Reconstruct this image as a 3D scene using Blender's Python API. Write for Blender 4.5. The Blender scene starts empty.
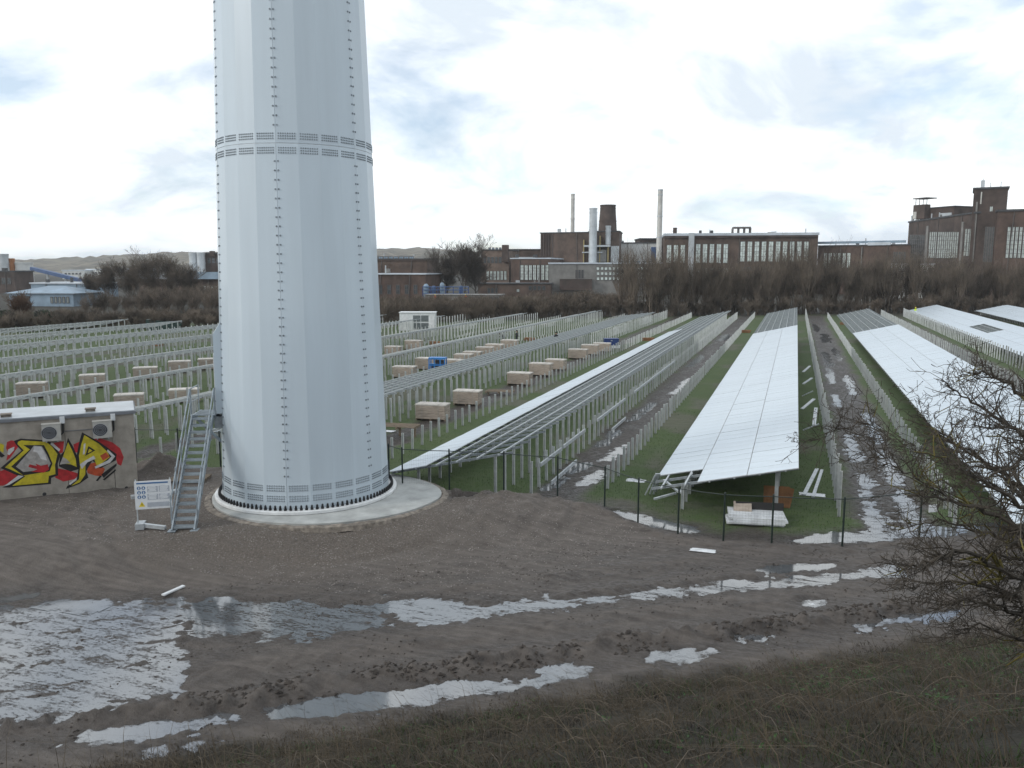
import bpy, bmesh, math, random
import numpy as np
from mathutils import Vector, Matrix
random.seed(7); np.random.seed(7)
R = math.radians
scene = bpy.context.scene
COL = scene.collection

# ------------------------------------------------------------------ camera, sky, sun, exposure
F, HY, VX, H = 820.0, 268.0, 797.0, 9.5
PITCH = math.atan((384 - HY) / F)
YAW = math.atan((VX - 512) * math.cos(PITCH) / F)
FW = np.array([-math.sin(YAW) * math.cos(PITCH), math.cos(YAW) * math.cos(PITCH), -math.sin(PITCH)])
RT = np.array([math.cos(YAW), math.sin(YAW), 0.0])
UP = np.cross(RT, FW)
CAM = np.array([0.0, 0.0, H])
cam_data = bpy.data.cameras.new('camera')
cam_data.sensor_width = 36.0
cam_data.lens = F / 1024 * 36.0
cam_data.clip_start = 0.1
cam_data.clip_end = 12000
cam = bpy.data.objects.new('camera', cam_data)
cam.location = CAM
cam.rotation_euler = (math.pi / 2 - PITCH, 0, YAW)
COL.objects.link(cam)
scene.camera = cam

SUN_DIR = np.array([-0.78, -0.62]); SUN_EL = R(27)
SUN_ROT = math.atan2(SUN_DIR[0], SUN_DIR[1])
world = bpy.data.worlds.new('World'); scene.world = world; world.use_nodes = True
def build_world():
    nt = world.node_tree; nt.nodes.clear(); N = nt.nodes.new; L = nt.links.new
    out = N('ShaderNodeOutputWorld')
    sky = N('ShaderNodeTexSky'); sky.sky_type = 'NISHITA'; sky.sun_disc = False
    sky.sun_elevation = SUN_EL; sky.sun_rotation = SUN_ROT; sky.dust_density = 0.3; sky.ozone_density = 3.0
    bg1 = N('ShaderNodeBackground'); bg1.inputs[1].default_value = 0.15
    L(sky.outputs[0], bg1.inputs[0])
    tc = N('ShaderNodeTexCoord'); sep = N('ShaderNodeSeparateXYZ'); L(tc.outputs['Generated'], sep.inputs[0])
    az = N('ShaderNodeMath'); az.operation = 'ABSOLUTE'; L(sep.outputs[2], az.inputs[0])
    ad = N('ShaderNodeMath'); ad.operation = 'ADD'; ad.inputs[1].default_value = 0.34; L(az.outputs[0], ad.inputs[0])
    dx = N('ShaderNodeMath'); dx.operation = 'DIVIDE'; L(sep.outputs[0], dx.inputs[0]); L(ad.outputs[0], dx.inputs[1])
    dy = N('ShaderNodeMath'); dy.operation = 'DIVIDE'; L(sep.outputs[1], dy.inputs[0]); L(ad.outputs[0], dy.inputs[1])
    cb = N('ShaderNodeCombineXYZ'); L(dx.outputs[0], cb.inputs[0]); L(dy.outputs[0], cb.inputs[1])
    def noise(scale, detail, rough, off, dist=0.0):
        m = N('ShaderNodeMapping'); m.inputs['Location'].default_value = off; L(cb.outputs[0], m.inputs[0])
        n = N('ShaderNodeTexNoise'); n.inputs['Scale'].default_value = scale; n.inputs['Detail'].default_value = detail
        n.inputs['Roughness'].default_value = rough; n.inputs['Distortion'].default_value = dist; L(m.outputs[0], n.inputs['Vector'])
        return n
    n1 = noise(1.9, 9, 0.55, (3.1, 1.7, 0), 0.3)     # cloud cover
    n2 = noise(2.2, 8, 0.58, (9.3, 4.2, 2.0), 0.4)   # thick grey bellies
    cover = N('ShaderNodeValToRGB'); cover.color_ramp.elements[0].position = 0.34; cover.color_ramp.elements[1].position = 0.50; cover.color_ramp.elements[0].color = (0.35, 0.35, 0.35, 1)
    L(n1.outputs['Fac'], cover.inputs[0])
    tint = N('ShaderNodeValToRGB'); e = tint.color_ramp.elements
    e[0].position = 0.44; e[0].color = (0.95, 0.99, 1.0, 1)
    e[1].position = 0.64; e[1].color = (0.62, 0.69, 0.76, 1)
    m1 = e.new(0.54); m1.color = (0.82, 0.87, 0.91, 1)
    L(n2.outputs['Fac'], tint.inputs[0])
    bg2 = N('ShaderNodeBackground'); bg2.inputs[1].default_value = 1.32
    L(tint.outputs[0], bg2.inputs[0])
    mix = N('ShaderNodeMixShader'); L(cover.outputs[0], mix.inputs[0]); L(bg1.outputs[0], mix.inputs[1]); L(bg2.outputs[0], mix.inputs[2])
    L(mix.outputs[0], out.inputs[0])
build_world()
sun_data = bpy.data.lights.new('sun', 'SUN'); sun_data.energy = 1.3; sun_data.angle = R(14); sun_data.color = (1.0, 0.95, 0.87)
sun = bpy.data.objects.new('sun', sun_data); COL.objects.link(sun)
sd = Vector((SUN_DIR[0] * math.cos(SUN_EL), SUN_DIR[1] * math.cos(SUN_EL), math.sin(SUN_EL)))
sun.rotation_euler = sd.to_track_quat('Z', 'Y').to_euler(); sun.location = (0, -20, 60)
vs = scene.view_settings
vs.view_transform = 'Standard'; vs.look = 'None'; vs.gamma = 1.0; vs.exposure = 0.0; vs.use_curve_mapping = False

# ------------------------------------------------------------------ helpers
def ray(x, y): return FW + RT * (x - 512) / F - UP * (y - 384) / F
def g(x, y, z=0.0):
    d = ray(x, y); return CAM + d * (z - H) / d[2]
def at(x, y, w): return CAM + ray(x, y) * w
def proj(p):
    v = np.asarray(p, float) - CAM; w = v @ FW
    return 512 + F * (v @ RT) / w, 384 - F * (v @ UP) / w, w
def seen(p, m=110):
    x, y, w = proj(p); return w > 1 and -m < x < 1024 + m and y < 768 + m

def h2(ix, iy, s):
    h = (ix.astype(np.int64) * 374761393 + iy.astype(np.int64) * 668265263 + s * 144269504) & 0xffffffff
    h = ((h ^ (h >> 13)) * 1274126177) & 0xffffffff
    return ((h ^ (h >> 16)) & 0xffff) / 65535.0
def vnoise(x, y, s=0):
    ix = np.floor(x); iy = np.floor(y); fx = x - ix; fy = y - iy
    fx = fx * fx * (3 - 2 * fx); fy = fy * fy * (3 - 2 * fy)
    a = h2(ix, iy, s); b = h2(ix + 1, iy, s); c = h2(ix, iy + 1, s); d = h2(ix + 1, iy + 1, s)
    return (a * (1 - fx) + b * fx) * (1 - fy) + (c * (1 - fx) + d * fx) * fy
def fbm(x, y, s=0, o=4):
    r = 0; a = 0.5; t = 0
    for i in range(o):
        r = r + a * vnoise(x, y, s + i * 17); t += a; a *= 0.5; x = x * 2.03 + 5.1; y = y * 2.03 + 1.7
    return r / t
def sstep(a, b, x):
    t = np.clip((x - a) / (b - a), 0, 1); return t * t * (3 - 2 * t)

MATS = {}
def mat(name, col, rough=0.7, var=0.15, scale=4.0, bump=0.0, bscale=None, metal=0.0, spec=0.5, col2=None, detail=5.0, coat=0.0, stretch=None, objrand=0.0, ior=None):
    """Principled paint over object-space noise: colour mottling, roughness wear and fine relief."""
    m = bpy.data.materials.new(name); m.use_nodes = True; nt = m.node_tree; N = nt.nodes.new; L = nt.links.new
    b = nt.nodes['Principled BSDF']; b.inputs['Roughness'].default_value = rough; b.inputs['Metallic'].default_value = metal
    b.inputs['Specular IOR Level'].default_value = spec
    if ior: b.inputs['IOR'].default_value = ior
    if coat: b.inputs['Coat Weight'].default_value = coat; b.inputs['Coat Roughness'].default_value = 0.08
    tc = N('ShaderNodeTexCoord'); mp = N('ShaderNodeMapping'); L(tc.outputs['Object'], mp.inputs[0])
    if stretch: mp.inputs['Scale'].default_value = stretch
    n = N('ShaderNodeTexNoise'); n.inputs['Scale'].default_value = scale; n.inputs['Detail'].default_value = detail; n.inputs['Roughness'].default_value = 0.6
    L(mp.outputs[0], n.inputs['Vector'])
    c2 = col2 or tuple(max(0.0, c * (1 - 2 * var)) for c in col)
    c1 = col if col2 else tuple(min(1.0, c * (1 + var)) for c in col)
    rp = N('ShaderNodeValToRGB'); rp.color_ramp.elements[0].position = 0.32; rp.color_ramp.elements[1].position = 0.68
    rp.color_ramp.elements[0].color = (*c2, 1); rp.color_ramp.elements[1].color = (*c1, 1); L(n.outputs['Fac'], rp.inputs[0])
    src = rp.outputs[0]
    if objrand:
        oi = N('ShaderNodeObjectInfo'); mr = N('ShaderNodeMapRange'); mr.inputs[3].default_value = 1 - objrand; mr.inputs[4].default_value = 1 + objrand
        L(oi.outputs['Random'], mr.inputs[0]); hs = N('ShaderNodeHueSaturation'); L(mr.outputs[0], hs.inputs['Value']); L(src, hs.inputs['Color']); src = hs.outputs[0]
    L(src, b.inputs['Base Color'])
    if bump:
        n2 = N('ShaderNodeTexNoise'); n2.inputs['Scale'].default_value = bscale or scale * 6; n2.inputs['Detail'].default_value = 6; L(mp.outputs[0], n2.inputs['Vector'])
        bp = N('ShaderNodeBump'); bp.inputs['Strength'].default_value = bump; bp.inputs['Distance'].default_value = 0.02
        L(n2.outputs['Fac'], bp.inputs['Height']); L(bp.outputs[0], b.inputs['Normal'])
    MATS[name] = m
    return m
M = MATS

class MB:
    """Collects shapes and links them as ONE mesh object."""
    def __init__(s): s.v = []; s.f = []; s.mi = []
    def add(s, vs_, fs, mi=0):
        o = len(s.v); s.v += [tuple(map(float, v)) for v in vs_]; s.f += [tuple(i + o for i in f) for f in fs]; s.mi += [mi] * len(fs); return s
    def box(s, c, d, rot=None, mi=0, taper=1.0):
        x, y, z = d[0] / 2, d[1] / 2, d[2] / 2; t = taper
        P = [(-x, -y, -z), (x, -y, -z), (x, y, -z), (-x, y, -z), (-x * t, -y * t, z), (x * t, -y * t, z), (x * t, y * t, z), (-x * t, y * t, z)]
        if rot is not None: P = [rot @ Vector(p) for p in P]
        return s.add([(p[0] + c[0], p[1] + c[1], p[2] + c[2]) for p in P], [(0, 3, 2, 1), (4, 5, 6, 7), (0, 1, 5, 4), (1, 2, 6, 5), (2, 3, 7, 6), (3, 0, 4, 7)], mi)
    def bar(s, a, b, w, h, mi=0, up=(0, 0, 1)):
        a = Vector(a); b = Vector(b); d = (b - a); l = d.length; d.normalize(); u = Vector(up)
        if abs(d.dot(u)) > 0.99: u = Vector((0, 1, 0))
        sx = d.cross(u).normalized(); uz = sx.cross(d)
        rot = Matrix((sx, d, uz)).transposed()
        return s.box((a + b) / 2, (w, l, h), rot, mi)
    def tube(s, pts, rad, n=8, mi=0, caps=True):
        pts = [Vector(p) for p in pts]; rad = rad if hasattr(rad, '__len__') else [rad] * len(pts); V = []; Fs = []
        for i, p in enumerate(pts):
            d = (pts[min(i + 1, len(pts) - 1)] - pts[max(i - 1, 0)]).normalized()
            u = Vector((0, 0, 1)) if abs(d.z) < 0.95 else Vector((1, 0, 0))
            a = d.cross(u).normalized(); b = a.cross(d)
            V += [p + (a * math.cos(2 * math.pi * k / n) + b * math.sin(2 * math.pi * k / n)) * rad[i] for k in range(n)]
        for i in range(len(pts) - 1):
            for k in range(n):
                k2 = (k + 1) % n; Fs.append((i * n + k2, i * n + k, (i + 1) * n + k, (i + 1) * n + k2))
        if caps: Fs.append(tuple(range(n))); Fs.append(tuple((len(pts) - 1) * n + k for k in reversed(range(n))))
        return s.add(V, Fs, mi)
    def lathe(s, prof, n=32, c=(0, 0), mi=0, a0=0.0, a1=2 * math.pi):
        full = abs(a1 - a0 - 2 * math.pi) < 1e-6; m = n if full else n + 1; V = []; Fs = []
        for (r, z) in prof:
            for k in range(m):
                a = a0 + (a1 - a0) * k / n; V.append((c[0] + r * math.cos(a), c[1] + r * math.sin(a), z))
        for i in range(len(prof) - 1):
            for k in range(n):
                k2 = (k + 1) % m; Fs.append((i * m + k, i * m + k2, (i + 1) * m + k2, (i + 1) * m + k))
        return s.add(V, Fs, mi)
    def prism(s, pts2, z0, z1, mi=0):
        n = len(pts2); V = [(p[0], p[1], z0) for p in pts2] + [(p[0], p[1], z1) for p in pts2]
        return s.add(V, [tuple(reversed(range(n))), tuple(range(n, 2 * n))] + [(k, (k + 1) % n, n + (k + 1) % n, n + k) for k in range(n)], mi)
    def mesh(s, name, *ms):
        me = bpy.data.meshes.new(name); me.from_pydata(s.v, [], s.f)
        for m in ms: me.materials.append(M[m] if isinstance(m, str) else m)
        if len(ms) > 1: me.polygons.foreach_set('material_index', s.mi)
        me.update(); return me
    def build(s, name, m, parent=None, loc=None):
        ms = m if isinstance(m, (tuple, list)) else (m,)
        return link(name, s.mesh(name, *ms), parent, loc)
def link(name, data, parent=None, loc=None, rz=0.0):
    o = bpy.data.objects.new(name, data); COL.objects.link(o)
    if parent is not None: o.parent = parent
    if loc is not None: o.location = [float(c) for c in loc]
    if rz: o.rotation_euler = (0, 0, rz)
    return o
def tag(o, label=None, cat=None, group=None, kind=None):
    if label: o['label'] = label
    if cat: o['category'] = cat
    if group: o['group'] = group
    if kind: o['kind'] = kind
    return o
def thing(name, label, cat, loc=(0, 0, 0), rz=0.0, group=None):
    o = link(name, None, None, loc, rz); o.empty_display_size = 0.3; return tag(o, label, cat, group)
def np_mesh(name, V, Fq, m, smooth=False):
    """V (n,3), Fq (k,3 or 4) -> mesh, fast."""
    V = np.asarray(V, np.float32); Fq = np.asarray(Fq, np.int32); k = Fq.shape[1]
    me = bpy.data.meshes.new(name); me.vertices.add(len(V)); me.vertices.foreach_set('co', V.ravel())
    me.loops.add(Fq.size); me.loops.foreach_set('vertex_index', Fq.ravel()); me.polygons.add(len(Fq))
    me.polygons.foreach_set('loop_start', np.arange(0, Fq.size, k, dtype=np.int32))
    me.polygons.foreach_set('use_smooth', np.full(len(Fq), smooth))
    me.materials.append(M[m] if isinstance(m, str) else m); me.update(calc_edges=True); return me
def segs_arrays(S, n=3):
    """S (k,8): p0, p1, r0, r1 -> tapered n-sided tubes."""
    S = np.asarray(S, float); p0, p1, r0, r1 = S[:, 0:3], S[:, 3:6], S[:, 6:7], S[:, 7:8]
    d = p1 - p0; d /= np.maximum(np.linalg.norm(d, axis=1, keepdims=True), 1e-9)
    u = np.where(np.abs(d[:, 2:3]) < 0.9, np.array([[0, 0, 1.0]]), np.array([[1.0, 0, 0]]))
    a = np.cross(d, u); a /= np.linalg.norm(a, axis=1, keepdims=True); b = np.cross(a, d)
    V = []
    for p, r in ((p0, r0), (p1, r1)):
        for k in range(n):
            t = 2 * math.pi * k / n; V.append(p + (a * math.cos(t) + b * math.sin(t)) * r)
    V = np.stack(V, 1); k = len(S); base = (np.arange(k) * 2 * n)[:, None]; Fs = []
    for i in range(n):
        j = (i + 1) % n; Fs.append(base + np.array([[i, n + i, n + j, j]]))
    return V.reshape(-1, 3), np.concatenate(Fs, 0)

# ------------------------------------------------------------------ materials
mat('tower_paint', (0.50, 0.575, 0.635), 0.38, 0.03, 1.4, coat=0.25, stretch=(1, 1, 0.08), objrand=0.03, detail=8)
mat('bolt_grey', (0.22, 0.25, 0.28), 0.5, 0.2, 8, metal=0.3)
mat('flange_white', (0.70, 0.71, 0.71), 0.5, 0.08, 3)
mat('black_cap', (0.012, 0.012, 0.014), 0.5, 0.2, 8)
mat('concrete', (0.40, 0.41, 0.40), 0.85, 0.14, 1.3, 0.3, 22)
mat('wall_concrete', (0.33, 0.30, 0.262), 0.9, 0.14, 2.2, 0.5, 45)
mat('stone_edge', (0.22, 0.19, 0.16), 0.9, 0.3, 5, 0.5, 20)
mat('galv', (0.47, 0.50, 0.52), 0.45, 0.12, 5, metal=0.35)
mat('galv_post', (0.50, 0.52, 0.515), 0.6, 0.12, 3, metal=0.0, objrand=0.08)
mat('stair_steel', (0.30, 0.345, 0.38), 0.5, 0.15, 4, metal=0.25)
mat('galv_dull', (0.30, 0.33, 0.35), 0.5, 0.15, 5, metal=0.3)
mat('roof_metal', (0.33, 0.36, 0.39), 0.3, 0.12, 1.5)
mat('trim_grey', (0.16, 0.17, 0.19), 0.6, 0.1, 4)
mat('ac_white', (0.42, 0.41, 0.38), 0.5, 0.08, 6)
mat('dark_grille', (0.03, 0.03, 0.033), 0.6, 0.2, 10)
mat('sign_white', (0.72, 0.74, 0.76), 0.4, 0.04, 4)
mat('sign_blue', (0.06, 0.16, 0.34), 0.4, 0.05, 4)
mat('sign_yellow', (0.75, 0.58, 0.03), 0.4, 0.05, 4)
mat('sign_grey', (0.42, 0.45, 0.5), 0.5, 0.05, 4)
mat('fence_green', (0.010, 0.022, 0.018), 0.5, 0.2, 8)
mat('wire_dark', (0.014, 0.024, 0.020), 0.5, 0.1, 8)
mat('spray_red', (0.42, 0.02, 0.025), 0.6, 0.2, 4)
mat('spray_orange', (0.45, 0.07, 0.02), 0.6, 0.2, 4)
mat('spray_yellow', (0.52, 0.43, 0.02), 0.6, 0.14, 5)
mat('spray_black', (0.012, 0.011, 0.011), 0.6, 0.2, 4)
mat('spray_white', (0.58, 0.57, 0.57), 0.6, 0.12, 5)
mat('spray_grey', (0.36, 0.34, 0.32), 0.75, 0.16, 5)
mat('module_glass_glare', (0.50, 0.57, 0.63), 0.34, 0.05, 0.8, spec=0.8, ior=1.7, objrand=0.03)  # dark glass given a pale base: bright sky glare painted into the colour
mat('module_frame', (0.55, 0.58, 0.60), 0.4, 0.08, 4, metal=0.3)
mat('cardboard', (0.36, 0.305, 0.255), 0.85, 0.2, 2.0, stretch=(1, 1, 5), objrand=0.14)
mat('cardboard_pale', (0.52, 0.49, 0.45), 0.8, 0.14, 3, objrand=0.10)
mat('cardboard_brown', (0.24, 0.115, 0.05), 0.85, 0.18, 3)
mat('wood', (0.20, 0.155, 0.11), 0.85, 0.25, 3, 0.3, 30, stretch=(1, 6, 6))
mat('strap', (0.30, 0.28, 0.25), 0.6, 0.1, 5)
mat('blue_paint', (0.03, 0.18, 0.48), 0.4, 0.12, 3)
mat('navy_paint', (0.012, 0.04, 0.16), 0.5, 0.12, 3)
mat('rubber', (0.015, 0.015, 0.016), 0.8, 0.2, 6)
mat('white_paint', (0.66, 0.68, 0.68), 0.5, 0.08, 2)
mat('louvre', (0.13, 0.15, 0.15), 0.6, 0.1, 4)
mat('dark_green', (0.010, 0.035, 0.030), 0.5, 0.15, 2)
mat('plastic_white', (0.62, 0.64, 0.66), 0.45, 0.12, 3)
mat('cane', (0.13, 0.105, 0.08), 0.8, 0.3, 3)
mat('brick', (0.100, 0.066, 0.053), 0.9, 0.28, 0.22, 0.2, 6)
mat('brick_brown', (0.105, 0.073, 0.058), 0.9, 0.28, 0.22, 0.2, 6)
mat('brick_dark', (0.076, 0.055, 0.047), 0.9, 0.28, 0.22, 0.2, 6)
mat('brick_pale', (0.17, 0.125, 0.10), 0.9, 0.16, 0.5, 0.2, 6)
mat('render_grey', (0.20, 0.195, 0.185), 0.85, 0.14, 0.4)
mat('plaster_white', (0.58, 0.59, 0.58), 0.8, 0.06, 0.3)
mat('roof_dark', (0.06, 0.062, 0.066), 0.8, 0.2, 0.5)
mat('roof_blue', (0.22, 0.30, 0.38), 0.5, 0.15, 0.3)
mat('roof_light', (0.50, 0.55, 0.60), 0.5, 0.1, 0.3)
mat('pane_pale', (0.66, 0.74, 0.71), 0.18, 0.20, 0.9, spec=0.8)
mat('pane_dark', (0.06, 0.075, 0.085), 0.15, 0.3, 0.9, spec=0.8)
mat('mullion', (0.11, 0.10, 0.095), 0.7, 0.1, 2)
mat('steel_pale', (0.46, 0.49, 0.51), 0.4, 0.12, 0.3, metal=0.3)
mat('chimney_white', (0.52, 0.51, 0.48), 0.7, 0.12, 0.4)
mat('pipe_yellow', (0.34, 0.27, 0.12), 0.6, 0.1, 0.5)
mat('silo_orange', (0.30, 0.12, 0.04), 0.6, 0.1, 0.5)
mat('conveyor_blue', (0.05, 0.10, 0.22), 0.5, 0.1, 0.5)
mat('vest_yellow', (0.55, 0.75, 0.02), 0.7, 0.05, 5)
mat('vest_orange', (0.85, 0.13, 0.02), 0.7, 0.05, 5)
mat('cloth_dark', (0.015, 0.016, 0.02), 0.8, 0.2, 5)
mat('trousers', (0.025, 0.03, 0.045), 0.8, 0.2, 5)
mat('skin', (0.45, 0.25, 0.18), 0.6, 0.05, 5)
mat('bark', (0.075, 0.060, 0.048), 0.9, 0.25, 3)
mat('bark_brush', (0.135, 0.108, 0.084), 0.95, 0.42, 0.30)
mat('bark_rust', (0.105, 0.058, 0.034), 0.95, 0.25, 0.5)
mat('bark_shrub', (0.058, 0.047, 0.035), 0.85, 0.3, 6, 0.3, 60)
mat('lichen', (0.12, 0.10, 0.025), 0.9, 0.3, 14, 0.4, 60)
mat('hedge_leaf', (0.030, 0.045, 0.024), 0.8, 0.3, 0.6)
mat('dry_grass', (0.048, 0.036, 0.021), 0.9, 0.46, 0.7, detail=8)
mat('dead_stalk', (0.088, 0.068, 0.044), 0.9, 0.3, 1.5)
mat('green_blade', (0.028, 0.058, 0.011), 0.8, 0.3, 1.0)
mat('weed_leaf', (0.025, 0.075, 0.012), 0.7, 0.25, 3)
mat('field_blade', (0.058, 0.105, 0.022), 0.8, 0.35, 0.7)
mat('stone', (0.24, 0.22, 0.205), 0.85, 0.35, 3.0, 0.2, 30)
mat('clod', (0.058, 0.048, 0.041), 0.95, 0.25, 3.0, 0.3, 30)
mat('hill_wood', (0.14, 0.12, 0.085), 1.0, 0.45, 0.03, detail=12)

# ------------------------------------------------------------------ the lie of the land
YZ = 0.6   # the tower stands on a plateau a little above road and field
FENCE = [(-40, 23.2), (-34, 26.9), (-28.3, 29.2), (-24.2, 29.9), (-21.2, 31.1), (-18, 31.35), (-15.8, 30.05), (-14.9, 29.5), (-12.9, 29.7), (-10.6, 29.8), (-8.5, 30.2), (-6.7, 30.6),
         (-5.2, 29.6), (-3.6, 28.7), (-2.0, 28.5), (-0.4, 28.8), (1.9, 29.3), (4.5, 31.0), (7.2, 32.2), (10, 33.2), (13, 34.2), (18, 35.6)]
FX = np.array([p[0] for p in FENCE]); FY = np.array([p[1] for p in FENCE])
TC = np.array([-18.03, 27.4]); PADC = np.array([-17.2, 27.9]); PADR = 5.0
BN = np.array([0.572, -0.820]); BT = np.array([0.820, 0.572]); B0 = np.array([-3.8, 17.2])
def bank_s(x, y): return (x - B0[0]) * BN[0] + (y - B0[1]) * BN[1]
def bank_t(x, y): return (x - B0[0]) * BT[0] + (y - B0[1]) * BT[1]
# bare access tracks between the table rows: centre x, half width
TRACKS = [(-9.0, 1.15), (3.9, 1.4), (-20.9, 1.0), (-31.4, 0.9), (-41.7, 0.8), (-52.4, 0.8), (17.6, 1.4), (-63, 0.7), (-73.5, 0.7), (30.5, 1.3)]
# standing water: outline read off the photograph in ground coordinates, depth, edge roughness
PUD = {
 'flood': ([(-60, 606), (60, 603), (185, 598), (192, 622), (178, 640), (192, 668), (182, 692), (150, 704), (60, 722), (-60, 726)], 0.008, 0.5),
 'film': ([(180, 602), (300, 600), (392, 604), (392, 624), (300, 640), (190, 640)], 0.006, 0.45),
 'streak': ([(388, 598), (480, 603), (620, 592), (760, 580), (900, 566), (905, 576), (760, 588), (620, 601), (520, 612), (430, 626), (390, 620)], 0.016, 0.41),
 'rutpool': ([(262, 707), (320, 700), (392, 693), (450, 684), (542, 681), (550, 688), (470, 698), (425, 708), (390, 714), (270, 718)], 0.03, 0.3),
 'pool_b': ([(543, 671), (560, 665), (590, 667), (588, 677), (560, 682), (545, 681)], 0.02, 0.3),
 'pool_c': ([(640, 659), (672, 651), (712, 650), (700, 658), (690, 664), (655, 664)], 0.025, 0.35),
 'pool_d': ([(728, 641), (735, 634), (778, 630), (772, 637), (745, 643)], 0.025, 0.3),
 'pool_e': ([(756, 571), (775, 566), (838, 562), (838, 568), (800, 574), (765, 575)], 0.04, 0.12),
 'pool_f': ([(800, 606), (808, 601), (824, 602), (818, 607)], 0.04, 0.1),
 'pool_g': ([(-10, 598), (18, 595), (42, 592), (40, 597), (12, 601), (-10, 602)], 0.03, 0.12),
 'pool_h': ([(68, 742), (90, 732), (160, 724), (228, 714), (234, 719), (170, 732), (95, 745)], 0.03, 0.25),
 'pool_i': ([(150, 748), (200, 738), (225, 741), (190, 752), (160, 754)], 0.015, 0.4),
 'ditch_a': ([(606, 509), (640, 514), (680, 524), (705, 531), (690, 535), (645, 527), (610, 516)], 0.02, 0.3),
 'ditch_b': ([(790, 541), (820, 534), (870, 532), (950, 527), (1010, 520), (1010, 526), (960, 535), (880, 541), (800, 545)], 0.02, 0.35),
 'pool_j': ([(850, 625), (905, 616), (950, 612), (950, 618), (900, 622), (860, 629)], 0.02, 0.4),
 'pool_k': ([(455, 512), (462, 508), (480, 509), (478, 513), (462, 515)], 0.03, 0.1),
 'pool_l': ([(206, 600), (225, 595), (236, 597), (230, 601)], 0.02, 0.2),
 'pool_m': ([(722, 581), (732, 577), (742, 579), (736, 583)], 0.03, 0.2),
 'pool_n': ([(45, 603), (62, 599), (70, 602), (60, 605)], 0.03, 0.2),
 'pool_o': ([(75, 607), (92, 603), (99, 605), (90, 609)], 0.03, 0.2),
}
PUDW = {k: np.array([g(*p)[:2] for p in v[0]]) for k, v in PUD.items()}
for i, (y0, y1, dx, w) in enumerate([(31.5, 36, -0.62, .42), (36, 41, -0.5, .32), (31, 38, 0.66, .42), (38.5, 46, 0.7, .38), (43, 50, -0.55, .36), (48, 58, 0.8, .35),
                                     (60, 66, -.7, .3), (66, 78, 0.6, .3), (72, 84, -.6, .3), (84, 100, -0.4, .4), (90, 106, .7, .3), (112, 128, 0.2, .6), (130, 150, -.5, .5)]):
    PUDW['rut_%d' % i] = np.array([(3.9 + dx - w, y0), (3.9 + dx + w * .6, y0 + .5), (3.9 + dx + w, (y0 + y1) / 2), (3.9 + dx + w * .4, y1), (3.9 + dx - w * .8, y1 - .6)]); PUD['rut_%d' % i] = (None, 0.012, 0.42)
for i, (y0, y1, dx, w) in enumerate([(33, 35.4, -0.6, .3), (36, 38.5, -.4, .45), (34.2, 37.2, 0.65, .26), (39, 43, .5, .25), (42, 47, -.5, .25), (50, 58, -.2, .3), (62, 72, .5, .25), (80, 92, -.3, .3), (110, 122, 0, .5)]):
    PUDW['cut_%d' % i] = np.array([(-9 + dx - w, y0), (-9 + dx + w * .6, y0 + .4), (-9 + dx + w, (y0 + y1) / 2), (-9 + dx + w * .4, y1), (-9 + dx - w * .8, y1 - .5)]); PUD['cut_%d' % i] = (None, 0.012, 0.4)

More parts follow.
